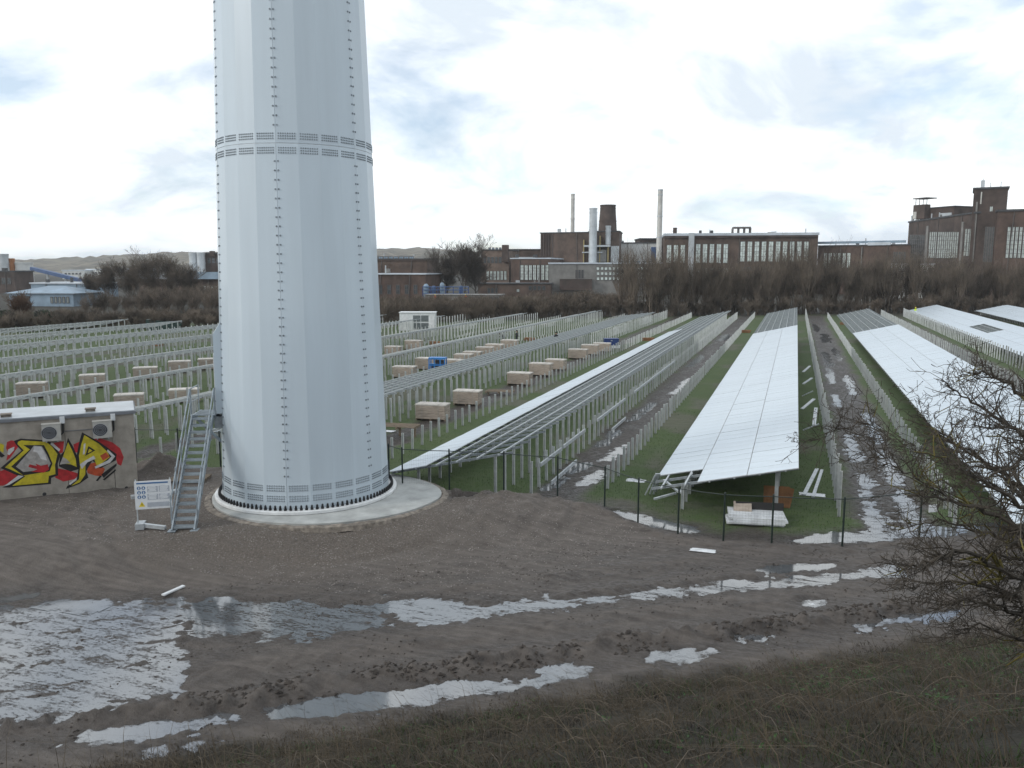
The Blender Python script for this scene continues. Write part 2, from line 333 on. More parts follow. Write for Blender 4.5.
def poly_sd(x, y, P):
    d = np.full(x.shape, 1e9); ins = np.zeros(x.shape, bool); n = len(P)
    for i in range(n):
        a = P[i]; b = P[(i + 1) % n]; ex, ey = b - a; l2 = ex * ex + ey * ey
        t = np.clip(((x - a[0]) * ex + (y - a[1]) * ey) / l2, 0, 1)
        d = np.minimum(d, np.hypot(x - a[0] - t * ex, y - a[1] - t * ey))
        c = ((a[1] > y) != (b[1] > y)) & (x < ex * (y - a[1]) / (ey if abs(ey) > 1e-9 else 1e-9) + a[0]); ins ^= c
    return np.where(ins, -d, d)
def land(x, y):
    """height and the masks grass / wet / gravel / bank at ground points"""
    s = bank_s(x, y); t = bank_t(x, y); fy = np.interp(x, FX, FY); inside = y - fy
    warp = fbm(x * 0.35, y * 0.35, 3, 3) - 0.5
    n1 = fbm(x * 0.9, y * 0.9, 11, 4); n2 = fbm(x * 3.7, y * 3.7, 23, 3); n3 = fbm(t * 0.8, s * 5.0, 31, 3); n4 = fbm(x * 9.0, y * 9.0, 37, 2)
    field = sstep(-0.3, 0.5, inside)
    h = 0.055 + 0.07 * (n1 - 0.5) + 0.035 * (n2 - 0.5) + 0.012 * (n4 - .5)
    # wheel ruts along the haul road
    road = sstep(-9.5, -7.0, s + warp * 2) * sstep(0.6, -0.6, s) * (1 - field)
    rut = 0
    for c, w, a in ((-1.0, 0.45, 0.07), (-2.5, 0.4, 0.045), (-4.3, 0.5, 0.05), (-5.9, 0.45, 0.04), (-7.4, .4, .025)):
        q = s - c + warp * 0.9; rut = rut - a * np.exp(-(q / w) ** 2) + a * 0.55 * np.exp(-((np.abs(q) - w * 1.7) / (w * 0.55)) ** 2)
    h = h + road * (rut * (0.5 + n1) + 0.05 * (n3 - 0.5))
    # tyre treads pressed into two of the ruts, and wheel tracks swinging round the pad
    for c, sg in ((-3.4, 1), (-5.2, -1), (-6.6, 1)):
        q = s - c + warp * 0.9; h = h + road * 0.022 * np.sin(t * 17.0 + sg * np.abs(q) * 14) * np.exp(-(q / 0.34) ** 2) * sstep(.35, .55, n1)
    rw = np.hypot(x - PADC[0], y - PADC[1]) + warp * 1.2
    for c in (6.6, 8.3, 9.7): h = h - 0.055 * np.exp(-((rw - c) / .26) ** 2) * (1 - field) * sstep(-.2, .4, n1 - .2) + 0.03 * np.exp(-((np.abs(rw - c) - .42) / .16) ** 2) * (1 - field) * n2
    clod = road * np.exp(-((s + 1.9 + warp) / 0.35) ** 2)
    h = h + clod * 0.24 * np.clip(n2 * 2 - 0.7, 0, 1)
    # raised shoulder of spoil east of the tower pad
    h = h + YZ * sstep(-9.6, -12.6, s) * sstep(0.9, -0.4, inside) * sstep(-4.0, -10.0, x)
    h = h + 0.24 * np.exp(-((x + 11.4) / 2.6) ** 2 - ((inside + 0.9) / 0.8) ** 2) * (0.6 + 0.8 * n2)
    h = h + 0.65 * np.exp(-((x + 26.3) / 1.1) ** 2 - ((y - 28.6) / 0.6) ** 2) * (0.75 + 0.5 * n2)
    h = h + 0.10 * np.exp(-((inside + 0.55) / 0.35) ** 2) * (n2 * 1.6) * sstep(-13, -8, x)
    # field
    trk = np.zeros_like(x)
    for c, w in TRACKS:
        k = sstep(w + 0.45, w - 0.35, np.abs(x - c) + (n1 - 0.5) * 1.2); trk = np.maximum(trk, k)
        q = np.abs(np.abs(x - c) - 0.8 + warp * 0.4)
        h = h - field * 0.05 * np.exp(-(q / 0.28) ** 2) * sstep(170, 150, y)
    head = sstep(2.4, 0.7, inside + (n1 - 0.5) * 2.2)
    thin = sstep(0.60, 0.72, fbm(x * 0.22, y * 0.22, 51, 4))
    grass = field * (1 - np.maximum(trk, head)) * (1 - 0.55 * thin)
    grass = np.where(y > 175, 1.0, grass)
    beyond = sstep(165, 185, y - 0.62 * np.minimum(x, 0))
    bank = sstep(-0.25, 0.7, s + (n1 - 0.5) * 1.6); bank = np.maximum(bank, beyond)
    sb = np.maximum(s, 0)
    h = h + np.minimum(0.485 * (np.sqrt(sb * sb + 0.5) - 0.707), 7.82) + (s > -2) * bank * 0.14 * (n2 - 0.4)
    rp = np.hypot(x - PADC[0], (y - PADC[1]) / np.where(y > PADC[1], 0.66, 1.0))
    gravel = sstep(9.5, 6.0, rp + (n1 - .5) * 3 + np.maximum(0, x + 14) * 0.25) * (1 - field) * sstep(-5.0, -8.5, s)
    h = np.where((rp < PADR + 0.1) & (inside < 0.1), np.minimum(h, YZ + 0.06), h)
    wet = road * sstep(0.45, 0.75, n1 * 0.6 + n3 * 0.5) * 0.75 + field * np.maximum(trk, head) * (0.7 + 0.3 * sstep(.4, .65, n1))
    wet = np.maximum(wet, road * np.clip(0.35 + 7.0 * np.maximum(-rut, 0) + 0.8 * (n3 - .5), 0, .85))
    near = np.full(x.shape, 9.0)
    for k, P in PUDW.items():
        bx = (x > P[:, 0].min() - 2.2) & (x < P[:, 0].max() + 2.2) & (y > P[:, 1].min() - 2.2) & (y < P[:, 1].max() + 2.2)
        if not bx.any(): continue
        dep, rough = PUD[k][1], PUD[k][2]
        sdv = poly_sd(x[bx], y[bx], P) + rough * (n2[bx] - 0.5) * 1.5 + rough * 1.1 * (n1[bx] - .5) + (n4[bx] - .5) * .22
        m = sstep(0.34, -0.30, sdv); lev = -dep + (0.050 * (n2[bx] - 0.5) + 0.075 * (n3[bx] - .5) + 0.036 * (n4[bx] - .5)) * (0.55 if rough > 0.4 else 0.45) * (0.4 if k in ('film', 'streak') else 1)
        h[bx] = h[bx] * (1 - m) + lev * m
        wet[bx] = np.maximum(wet[bx], sstep(0.9, -0.1, sdv) * 0.95)
        near[bx] = np.minimum(near[bx], sdv)
    h = np.where((near > 0.12) & (near < 8.9), np.maximum(h, 0.024 + 0.02 * n4), h)
    return h, grass, np.clip(wet, 0, 1), gravel, bank, field * np.maximum(trk, head) * (y < 170)
def gz(x, y): return float(land(np.array([float(x)]), np.array([float(y)]))[0][0])

def ground_material():
    m = bpy.data.materials.new('ground'); m.use_nodes = True; nt = m.node_tree; N = nt.nodes.new; L = nt.links.new
    b = nt.nodes['Principled BSDF']; tc = N('ShaderNodeTexCoord')
    def nz(sc, det=6, rg=0.6, stretch=None):
        n = N('ShaderNodeTexNoise'); n.inputs['Scale'].default_value = sc; n.inputs['Detail'].default_value = det; n.inputs['Roughness'].default_value = rg
        if stretch:
            mp = N('ShaderNodeMapping'); mp.inputs['Scale'].default_value = stretch; mp.inputs['Rotation'].default_value = (0, 0, -R(35)); L(tc.outputs['Object'], mp.inputs[0]); L(mp.outputs[0], n.inputs['Vector'])
        else: L(tc.outputs['Object'], n.inputs['Vector'])
        return n.outputs['Fac']
    def ramp(f, stops):
        r = N('ShaderNodeValToRGB'); e = r.color_ramp.elements
        e[0].position, e[0].color = stops[0][0], (*stops[0][1], 1); e[1].position, e[1].color = stops[-1][0], (*stops[-1][1], 1)
        for p, c in stops[1:-1]: q = e.new(p); q.color = (*c, 1)
        L(f, r.inputs[0]); return r.outputs[0]
    def mix(f, a, c):
        x = N('ShaderNodeMix'); x.data_type = 'RGBA'; L(f, x.inputs[0]); L(a, x.inputs[6]); L(c, x.inputs[7]); return x.outputs[2]
    def mth(op, a, c):
        x = N('ShaderNodeMath'); x.operation = op; x.use_clamp = True
        for i, v in enumerate((a, c)):
            if isinstance(v, (int, float)): x.inputs[i].default_value = v
            else: L(v, x.inputs[i])
        return x.outputs[0]
    def attr(n): a = N('ShaderNodeAttribute'); a.attribute_name = n; return a.outputs['Fac']
    big = nz(0.35, 7); mid = nz(2.2, 7, 0.65); fine = nz(16, 6, 0.7); streak = nz(1.0, 8, 0.65, (0.35, 4.5, 1))
    mud = mix(big, ramp(mid, [(0.3, (0.060, 0.050, 0.044)), (0.5, (0.112, 0.096, 0.085)), (0.72, (0.165, 0.145, 0.130))]), ramp(streak, [(0.34, (0.056, 0.047, 0.042)), (0.5, (0.106, 0.091, 0.081)), (0.66, (0.158, 0.138, 0.124))]))
    grav = ramp(fine, [(0.30, (0.064, 0.053, 0.044)), (0.52, (0.112, 0.094, 0.080)), (0.66, (0.175, 0.152, 0.134)), (0.8, (0.34, 0.32, 0.30))])
    grs = mix(mid, ramp(fine, [(0.3, (0.024, 0.050, 0.009)), (0.7, (0.062, 0.112, 0.021))]), ramp(big, [(0.35, (0.034, 0.066, 0.012)), (0.7, (0.064, 0.088, 0.026))]))
    lit = ramp(fine, [(0.3, (0.012, 0.011, 0.007)), (0.55, (0.026, 0.022, 0.014)), (0.75, (0.044, 0.036, 0.024))])
    col = mix(mth('MULTIPLY', attr('gravel'), 0.9), mud, grav)
    col = mix(mth('MULTIPLY', attr('soil'), 0.85), col, ramp(mid, [(0.3, (0.030, 0.023, 0.018)), (0.7, (0.078, 0.062, 0.050))]))
    wetf = attr('wet')
    dark = N('ShaderNodeMix'); dark.data_type = 'RGBA'; dark.blend_type = 'MULTIPLY'; L(mth('MULTIPLY', wetf, 0.75), dark.inputs[0]); L(col, dark.inputs[6]); dark.inputs[7].default_value = (0.34, 0.33, 0.33, 1)
    gm = mth('MULTIPLY', attr('grass'), 1.0); gn = mth('ADD', mth('MULTIPLY', mth('SUBTRACT', fine, 0.42), 2.5), 0.35)
    col = mix(mth('MULTIPLY', gm, mth('ADD', gn, 0.35)), dark.outputs[2], grs)
    col = mix(attr('bank'), col, lit)
    L(col, b.inputs['Base Color'])
    # wet mud is smooth where the film lies, rough where clods break it
    wn = mth('MULTIPLY', wetf, mth('MULTIPLY', mth('SUBTRACT', nz(5.0, 7, 0.7, (1, 2.5, 1)), 0.36), 4.0))
    rr = N('ShaderNodeMapRange'); rr.inputs[3].default_value = 0.88; rr.inputs[4].default_value = 0.26; L(wn, rr.inputs[0]); L(rr.outputs[0], b.inputs['Roughness'])
    b.inputs['Specular IOR Level'].default_value = 0.4
    bp = N('ShaderNodeBump'); bp.inputs['Strength'].default_value = 1.0; bp.inputs['Distance'].default_value = 0.08
    L(mth('ADD', mth('MULTIPLY', fine, 0.45), mth('MULTIPLY', mid, 0.5)), bp.inputs['Height']); L(bp.outputs[0], b.inputs['Normal'])
    return m
M['ground'] = ground_material()
def water_material():
    m = bpy.data.materials.new('muddy_water'); m.use_nodes = True; nt = m.node_tree; N = nt.nodes.new; L = nt.links.new
    b = nt.nodes['Principled BSDF']; b.inputs['Roughness'].default_value = 0.07; b.inputs['IOR'].default_value = 3.4
    b.inputs['Base Color'].default_value = (0.10, 0.105, 0.112, 1)
    tc = N('ShaderNodeTexCoord')
    def nz(sc, det, stretch=None, rot=35):
        n = N('ShaderNodeTexNoise'); n.inputs['Scale'].default_value = sc; n.inputs['Detail'].default_value = det; n.inputs['Roughness'].default_value = 0.62
        mp = N('ShaderNodeMapping'); mp.inputs['Rotation'].default_value = (0, 0, -R(rot)); mp.inputs['Scale'].default_value = stretch or (1, 1, 1); L(tc.outputs['Object'], mp.inputs[0]); L(mp.outputs[0], n.inputs['Vector']); return n.outputs['Fac']
    bp = N('ShaderNodeBump'); bp.inputs['Strength'].default_value = 0.04; bp.inputs['Distance'].default_value = 0.02; L(nz(6, 3), bp.inputs['Height']); L(bp.outputs[0], b.inputs['Normal'])
    # depth of water decides how far the mud breaks through
    at_ = N('ShaderNodeAttribute'); at_.attribute_name = 'depth'
    def mth(op, x, y):
        q = N('ShaderNodeMath'); q.operation = op
        for i, v in enumerate((x, y)):
            if isinstance(v, (int, float)): q.inputs[i].default_value = v
            else: L(v, q.inputs[i])
        return q.outputs[0]
    sf = N('ShaderNodeAttribute'); sf.attribute_name = 'soft'
    br = mth('ADD', mth('MULTIPLY', mth('SUBTRACT', nz(9, 7, (1, 2.2, 1)), 0.5), 0.085), mth('MULTIPLY', mth('SUBTRACT', nz(1.1, 5, (1, 3, 1)), 0.5), 0.05))
    mr = N('ShaderNodeMapRange'); mr.interpolation_type = 'SMOOTHSTEP'; mr.inputs[1].default_value = -0.006; mr.inputs[2].default_value = 0.024; mr.inputs[3].default_value = 1.0; mr.inputs[4].default_value = 0.06; L(mth('ADD', at_.outputs['Fac'], br), mr.inputs[0])
    # thin films: no hard shore, only streaks of sheen drawn out along the wheel tracks
    film = N('ShaderNodeMapRange'); film.interpolation_type = 'SMOOTHSTEP'; film.inputs[1].default_value = -0.022; film.inputs[2].default_value = 0.034; film.inputs[3].default_value = 1.0; film.inputs[4].default_value = 0.10
    L(mth('ADD', at_.outputs['Fac'], mth('ADD', mth('MULTIPLY', mth('SUBTRACT', nz(1.5, 5, (0.5, 3, 1), 16), 0.47), 0.17), mth('MULTIPLY', mth('SUBTRACT', nz(9, 5, (0.8, 1.6, 1), 16), 0.47), 0.17))), film.inputs[0])
    sel = N('ShaderNodeMix'); L(sf.outputs['Fac'], sel.inputs[0]); L(mr.outputs[0], sel.inputs[2]); L(film.outputs[0], sel.inputs[3]); mr = sel
    tr_ = N('ShaderNodeBsdfTransparent'); mx = N('ShaderNodeMixShader'); L(mr.outputs[0], mx.inputs[0]); L(b.outputs[0], mx.inputs[1]); L(tr_.outputs[0], mx.inputs[2]); L(mx.outputs[0], nt.nodes['Material Output'].inputs[0])
    return m
M['muddy_water'] = water_material()
SOFT = {'flood': 1.0, 'film': 1.0, 'streak': 1.0, 'pool_i': 0.8, 'pool_j': 0.6}

def axis(lo, hi, st, far_lo, far_hi, gr=1.06, smax=60):
    a = list(np.arange(lo, hi, st)); q = hi; s = st
    while q < far_hi: a.append(q); s = min(s * gr, smax); q += s
    a.append(far_hi); b = []; q = lo; s = st
    while q > far_lo: s = min(s * gr, smax); q -= s; b.append(max(q, far_lo))
    return np.array(b[::-1] + a)
gx = axis(-32, 9, 0.085, -2600, 2600, 1.045, 120); gy = axis(9.5, 36.5, 0.085, -60, 3600, 1.03, 120)
XX, YY = np.meshgrid(gx, gy); nx, ny = len(gx), len(gy)
Hh, Gr, We, Gv, Bk, Be = land(XX.ravel(), YY.ravel())
ii = np.arange(nx * ny).reshape(ny, nx)
quads = np.stack([ii[:-1, :-1], ii[:-1, 1:], ii[1:, 1:], ii[1:, :-1]], -1).reshape(-1, 4)
gme = np_mesh('ground', np.stack([XX.ravel(), YY.ravel(), Hh], 1), quads, 'ground', True)
for nm, ar in (('grass', Gr), ('wet', We), ('gravel', Gv), ('bank', Bk), ('soil', Be)):
    gme.attributes.new(nm, 'FLOAT', 'POINT').data.foreach_set('value', ar.astype(np.float32))
tag(link('ground', gme), kind='structure')
for k, P in PUDW.items():
    c = P.mean(0); st_ = 0.09 if P[:, 1].mean() < 45 else 0.2; xs = np.arange(P[:, 0].min() - .5, P[:, 0].max() + .5, st_); ys = np.arange(P[:, 1].min() - .5, P[:, 1].max() + .5, st_)
    PX, PY = np.meshgrid(xs, ys); z = 0.002 + 0.0006 * list(PUDW).index(k); sh = PX.shape; PX = PX.ravel(); PY = PY.ravel()
    dp = z - land(PX, PY)[0]; own = poly_sd(PX, PY, P); idx = np.arange(len(PX)).reshape(sh); ok = ((own < 0.45) & (dp > -0.045)).reshape(sh)
    cell = ok[:-1, :-1] & ok[1:, :-1] & ok[:-1, 1:] & ok[1:, 1:]; Fq = np.stack([idx[:-1, :-1], idx[:-1, 1:], idx[1:, 1:], idx[1:, :-1]], -1)[cell]
    if not len(Fq): continue
    u, inv = np.unique(Fq, return_inverse=True); V = np.stack([PX[u] - c[0], PY[u] - c[1], np.zeros(len(u))], 1)
    me = np_mesh('puddle', V, inv.reshape(-1, 4), 'muddy_water', True); me.attributes.new('depth', 'FLOAT', 'POINT').data.foreach_set('value', dp[u].astype(np.float32)); me.attributes.new('soft', 'FLOAT', 'POINT').data.foreach_set('value', np.full(len(u), SOFT.get(k, 0.8 if k[:3] in ('rut', 'cut') or k[:5] == 'ditch' else 0.4), np.float32))
    tag(link('puddle', me, None, (c[0], c[1], z)), kind='structure')

# ------------------------------------------------------------------ wind turbine tower
VDIR = TC / np.linalg.norm(TC)                       # camera -> tower, flat
A_CAM = math.atan2(-VDIR[1], -VDIR[0])               # bearing from the tower back to the camera
def tower_angle(deg): return A_CAM + R(deg)          # positive = towards the right of the picture
tower = thing('wind_turbine_tower', 'huge pale grey faceted steel wind turbine tower on a round concrete pad', 'tower', (TC[0], TC[1], YZ + 0.16))
TIERS = [(0.0, 12.98), (12.98, 28.6), (28.6, 46.0), (46.0, 64.0)]
def tr(z): return 3.21 - 0.028 * z
FACE = 2 * math.pi / 24
for ti, (z0, z1) in enumerate(TIERS):
    for p in range(6):
        a0 = tower_angle(-13.4 + 60 * p); lip = 0.0 if p % 2 else 0.007
        mb = MB(); V = []; n = 4
        for z in (z0 + 0.01, z1 - 0.01):
            for off in (0.0, -0.05):
                for k in range(n + 1):
                    a = a0 + FACE * k; e = 0.005 if k == 0 else (-0.005 if k == n else 0)
                    r = (tr(z) + lip + off); V.append((r * math.cos(a + e * .35), r * math.sin(a + e * .35), z))
        q = n + 1; Fs = []
        for k in range(n):
            Fs.append((k, k + 1, 2 * q + k + 1, 2 * q + k)); Fs.append((q + k + 1, q + k, 3 * q + k, 3 * q + k + 1))
            Fs.append((k + 1, k, q + k, q + k + 1)); Fs.append((2 * q + k, 2 * q + k + 1, 3 * q + k + 1, 3 * q + k))
        Fs += [(0, 2 * q, 3 * q, q), (n, q + n, 3 * q + n, 2 * q + n)]
        mb.add(V, Fs); pl = mb.build('plate', 'tower_paint', tower)
        if ti > 1: continue
        # bolt patches at the ring joints and bolt pairs down the seam, on this plate
        bb = MB()
        def bolt(a, z, r=0.025, hgt=0.02):
            rad = tr(z) * math.cos(FACE / 2) / math.cos(((a - a0) % FACE) - FACE / 2) + lip
            fa = a0 + FACE * (math.floor((a - a0) / FACE) + 0.5); nrm = Vector((math.cos(fa), math.sin(fa), 0)); t = Vector((-nrm.y, nrm.x, 0)); c = Vector((rad * math.cos(a), rad * math.sin(a), z))
            V = [c + (t * math.cos(j * math.pi / 3) + Vector((0, 0, 1)) * math.sin(j * math.pi / 3)) * r + nrm * hh for hh in (-0.004, hgt) for j in range(6)]
            bb.add(V, [tuple(range(6, 12))] + [(j, (j + 1) % 6, 6 + (j + 1) % 6, 6 + j) for j in range(6)])
        bands = [0.52, 0.90] if ti == 0 else []
        bands += [z1 - 0.24] if ti < 2 else []
        if ti > 0: bands += [z0 + 0.24]
        for zb in bands:
            for f in range(4):
                for c in range(8):
                    for rw in (-1, 0, 1): bolt(a0 + FACE * (f + 0.13 + 0.74 * c / 7), zb + rw * 0.085)
        z = z0 + (1.35 if ti == 0 else 0.6)
        while z < z1 - 0.5:
            for e in (0.020,): bolt(a0 + e, z, 0.034); bolt(a0 + 4 * FACE - e, z, 0.034)
            z += 0.315
        o = bb.build('bolt_rows', 'bolt_grey', tower); o['kind'] = 'stuff'
    # joint ring behind the plates' ends
    mb = MB(); mb.lathe([(tr(z1) - 0.03, z1 - 0.5), (tr(z1) - 0.02, z1), (tr(z1) - 0.03, z1 + 0.5)], 24, a0=tower_angle(-13.4), a1=tower_angle(-13.4) + 2 * math.pi); mb.build('joint_ring', 'flange_white', tower)
mb = MB(); mb.lathe([(3.0, 0.0), (3.48, 0.0), (3.50, 0.02), (3.50, 0.11), (3.47, 0.13), (3.12, 0.13), (3.10, 0.02)], 96); mb.build('base_flange', 'flange_white', tower)
ab = MB().tube([(0, 0, 0), (0, 0, 0.08)], 0.052, 6).tube([(0, 0, 0.08), (0, 0, 0.15), (0, 0, 0.18)], [0.038, 0.038, 0.018], 6).mesh('anchor_bolt', 'black_cap')
for k in range(112):
    a = 2 * math.pi * k / 112; link('anchor_bolt', ab, tower, (3.32 * math.cos(a), 3.32 * math.sin(a), 0.13))
mb = MB(); mb.lathe([(0.01, 64.0), (tr(64), 64.0), (tr(64), 63.9)], 24); mb.build('top_cap', 'flange_white', tower)
# door housing at the left flank, above the landing
ad = tower_angle(-86); dv = Vector((math.cos(ad), math.sin(ad), 0)); dt = Vector((-dv.y, dv.x, 0)); rd = Matrix((dt, dv, Vector((0, 0, 1)))).transposed()
mb = MB(); c = dv * 3.14
prof = [(-0.25, 3.35), (0.12, 3.35), (0.12, 6.3), (-0.25, 6.9)]
V = [c + dt * sx * 0.62 + dv * p[0] + Vector((0, 0, p[1])) for sx in (-1, 1) for p in prof]
mb.add(V, [(3, 2, 1, 0), (4, 5, 6, 7), (0, 1, 5, 4), (1, 2, 6, 5), (2, 3, 7, 6), (3, 0, 4, 7)]); dh = mb.build('door_housing', 'tower_paint', tower)
MB().box(c + dv * 0.135 + Vector((0, 0, 4.5)), (0.9, 0.03, 2.1), rd).build('door', 'flange_white', dh)
MB().box(dv * 3.2 + Vector((0, 0, 3.0)) + dt * 0.3, (0.36, 0.32, 0.44), rd).build('cable_box', 'galv_dull', tower)
# concrete pad with rough stone rim
def pad_r(a, r):
    while r > 3.6 and PADC[1] + r * math.sin(a) > np.interp(PADC[0] + r * math.cos(a), FX, FY) - 0.15: r -= 0.05
    return r
n = 150
def ring(prof, jit):
    V = []
    for (r, z) in prof:
        for k in range(n):
            a = 2 * math.pi * k / n; q = r * (1 + random.uniform(-jit, jit) * .2); V.append((q * math.cos(a), q * math.sin(a) * (0.66 if math.sin(a) > 0 else 1), z + random.uniform(-jit, jit)))
    return MB().add(V, [(i * n + k, i * n + (k + 1) % n, (i + 1) * n + (k + 1) % n, (i + 1) * n + k) for i in range(len(prof) - 1) for k in range(n)])
pad = ring([(0.1, 0.155), (4.52, 0.155), (4.56, 0.14), (4.56, -0.3)], 0.0).build('concrete_pad', 'concrete', None, (PADC[0], PADC[1], YZ)); tag(pad, kind='structure')
ring([(4.57, 0.07), (4.63, 0.10), (4.74, 0.09), (4.84, 0.07), (4.9, -0.1)], 0.02).build('stone_rim', 'stone_edge', pad)

# ------------------------------------------------------------------ service stair up to the tower door
sb = np.array([-19.35, 21.85]); stp = np.array([-20.6, 24.6]); sdir = Vector((*(stp - sb), 0)); run = sdir.length; sdir.normalize(); sx = Vector((sdir.y, -sdir.x, 0))
rise = 3.44; st = thing('service_stair', 'steep galvanised steel stair with open treads and handrails leading to the tower door', 'stair', (sb[0], sb[1], gz(*sb)))
hw = 0.37; srot = Matrix((sx, sdir, Vector((0, 0, 1)))).transposed()
for s_ in (-1, 1):
    MB().bar(sx * s_ * hw, sdir * run + sx * s_ * hw + Vector((0, 0, rise)), 0.05, 0.22).build('stringer', 'stair_steel', st)
    mb = MB()
    a = sx * s_ * (hw + 0.06)
    mb.tube([a + sdir * 0.15 + Vector((0, 0, 0.95)), a + sdir * run + Vector((0, 0, rise + 1.0)), a + sdir * (run + 1.1) + Vector((0, 0, rise + 1.0))], 0.028, 6)
    mb.tube([a + sdir * 0.3 + Vector((0, 0, 0.6)), a + sdir * run + Vector((0, 0, rise + 0.5)), a + sdir * (run + 1.1) + Vector((0, 0, rise + 0.5))], 0.02, 6)
    mb.build('handrail', 'stair_steel', st)
    for k in range(5):
        t = 0.06 + 0.235 * k; q = a + sdir * run * t
        MB().tube([q + Vector((0, 0, rise * t)), q + Vector((0, 0, rise * t + 1.0))], 0.024, 6).build('baluster', 'stair_steel', st)
    for e in (0.1, 1.1): MB().tube([a + sdir * (run + e) + Vector((0, 0, rise - 0.1)), a + sdir * (run + e) + Vector((0, 0, rise + 1.0))], 0.024, 6).build('baluster', 'stair_steel', st)
    MB().box(sx * s_ * hw + Vector((0, 0, 0.02)), (0.26, 0.3, 0.03), srot).build('foot_plate', 'stair_steel', st)
tread = MB()
for q in (-0.09, -0.03, 0.03, 0.09): tread.box((0, q, 0), (2 * hw - 0.06, 0.03, 0.035))
tread.box((0, -0.118, -0.005), (2 * hw - 0.06, 0.016, 0.07)); tread.box((0, 0.118, -0.005), (2 * hw - 0.06, 0.012, 0.06))
tme = tread.mesh('tread', 'stair_steel'); ang = math.atan2(-sx.y, sx.x) if False else math.atan2(sx.y, sx.x)
for k in range(16):
    t = (k + 0.6) / 16; link('tread', tme, st, sdir * run * t + Vector((0, 0, rise * t)), ang)
mb = MB()
for k in range(12): mb.box(sdir * (run + 0.1 + k * 0.1) + Vector((0, 0, rise)), (2 * hw + 0.1, 0.03, 0.04), srot)
for s_ in (-1, 1): mb.bar(sx * s_ * hw + sdir * run + Vector((0, 0, rise - 0.05)), sx * s_ * hw + sdir * (run + 1.2) + Vector((0, 0, rise - 0.05)), 0.05, 0.16)
mb.build('landing', 'stair_steel', st)
mb = MB()
for s_ in (-1, 1): mb.bar(sx * s_ * hw + sdir * (run + 0.3) + Vector((0, 0, rise - 0.1)), sx * (s_ * hw + 0.9) + sdir * (run + 1.5) + Vector((0, 0, rise - 1.6)), 0.07, 0.09)
mb.build('landing_brace', 'stair_steel', st)

# ------------------------------------------------------------------ transformer house with graffiti
WR = g(138.5, 487, YZ)[:2]; WL0 = g(0, 501.5, YZ)[:2]; wd = (WR - WL0) / np.linalg.norm(WR - WL0); wn = np.array([wd[1], -wd[0]]); WLEN = 9.0; WDEP = 2.6
if wn @ WR > 0: wn = -wn
if wn @ (-WR) < 0: wn = -wn
WH = None
house = thing('transformer_house', 'low grey concrete transformer house with flat roof and colourful graffiti on its long wall', 'building', (WR[0], WR[1], 0.0), math.atan2(wd[1], wd[0]))
# local: x along wall (0 = right corner, negative left), -y = out of the wall
def wall_uv(px, py):
    d = ray(px, py); t = ((WR[0] - CAM[0]) * wn[0] + (WR[1] - CAM[1]) * wn[1]) / (d[0] * wn[0] + d[1] * wn[1]); p = CAM + d * t
    return (p[0] - WR[0]) * wd[0] + (p[1] - WR[1]) * wd[1], p[2]
WH = wall_uv(138.5, 413.2)[1]
joints = [0.0, wall_uv(113, 450)[0], wall_uv(66, 450)[0], -5.3, -7.2, -WLEN]
for k in range(len(joints) - 1):
    x1, x0 = joints[k], joints[k + 1]; MB().box(((x0 + x1) / 2, 0.075, WH / 2 - 0.1), (x1 - x0 - 0.018, 0.15, WH + 0.2)).build('wall_panel', 'wall_concrete', house)
mb = MB(); mb.box((-WLEN / 2, WDEP - 0.07, WH / 2 - 0.1), (WLEN, 0.14, WH + 0.18)); mb.box((-0.08, WDEP / 2, WH / 2 - 0.1), (0.14, WDEP - 0.32, WH + 0.18)); mb.box((-WLEN + 0.07, WDEP / 2, WH / 2 - 0.1), (0.14, WDEP - 0.32, WH + 0.18)); mb.build('wall', 'wall_concrete', house)
mb = MB(); mb.box((-WLEN / 2, WDEP / 2, WH + 0.06), (WLEN + 0.16, WDEP + 0.16, 0.11)); roof = mb.build('roof', 'trim_grey', house)
MB().box((-WLEN / 2, WDEP / 2, WH + 0.13), (WLEN + 0.06, WDEP + 0.06, 0.034)).build('roof_sheet', 'roof_metal', roof)
for u in (wall_uv(90, 410)[0], wall_uv(4, 412)[0]): MB().box((u, 0.5, WH + 0.19), (0.34, 0.3, 0.09)).box((u, 0.5, WH + 0.25), (0.4, 0.36, 0.03)).build('roof_vent', 'stone_edge', roof)
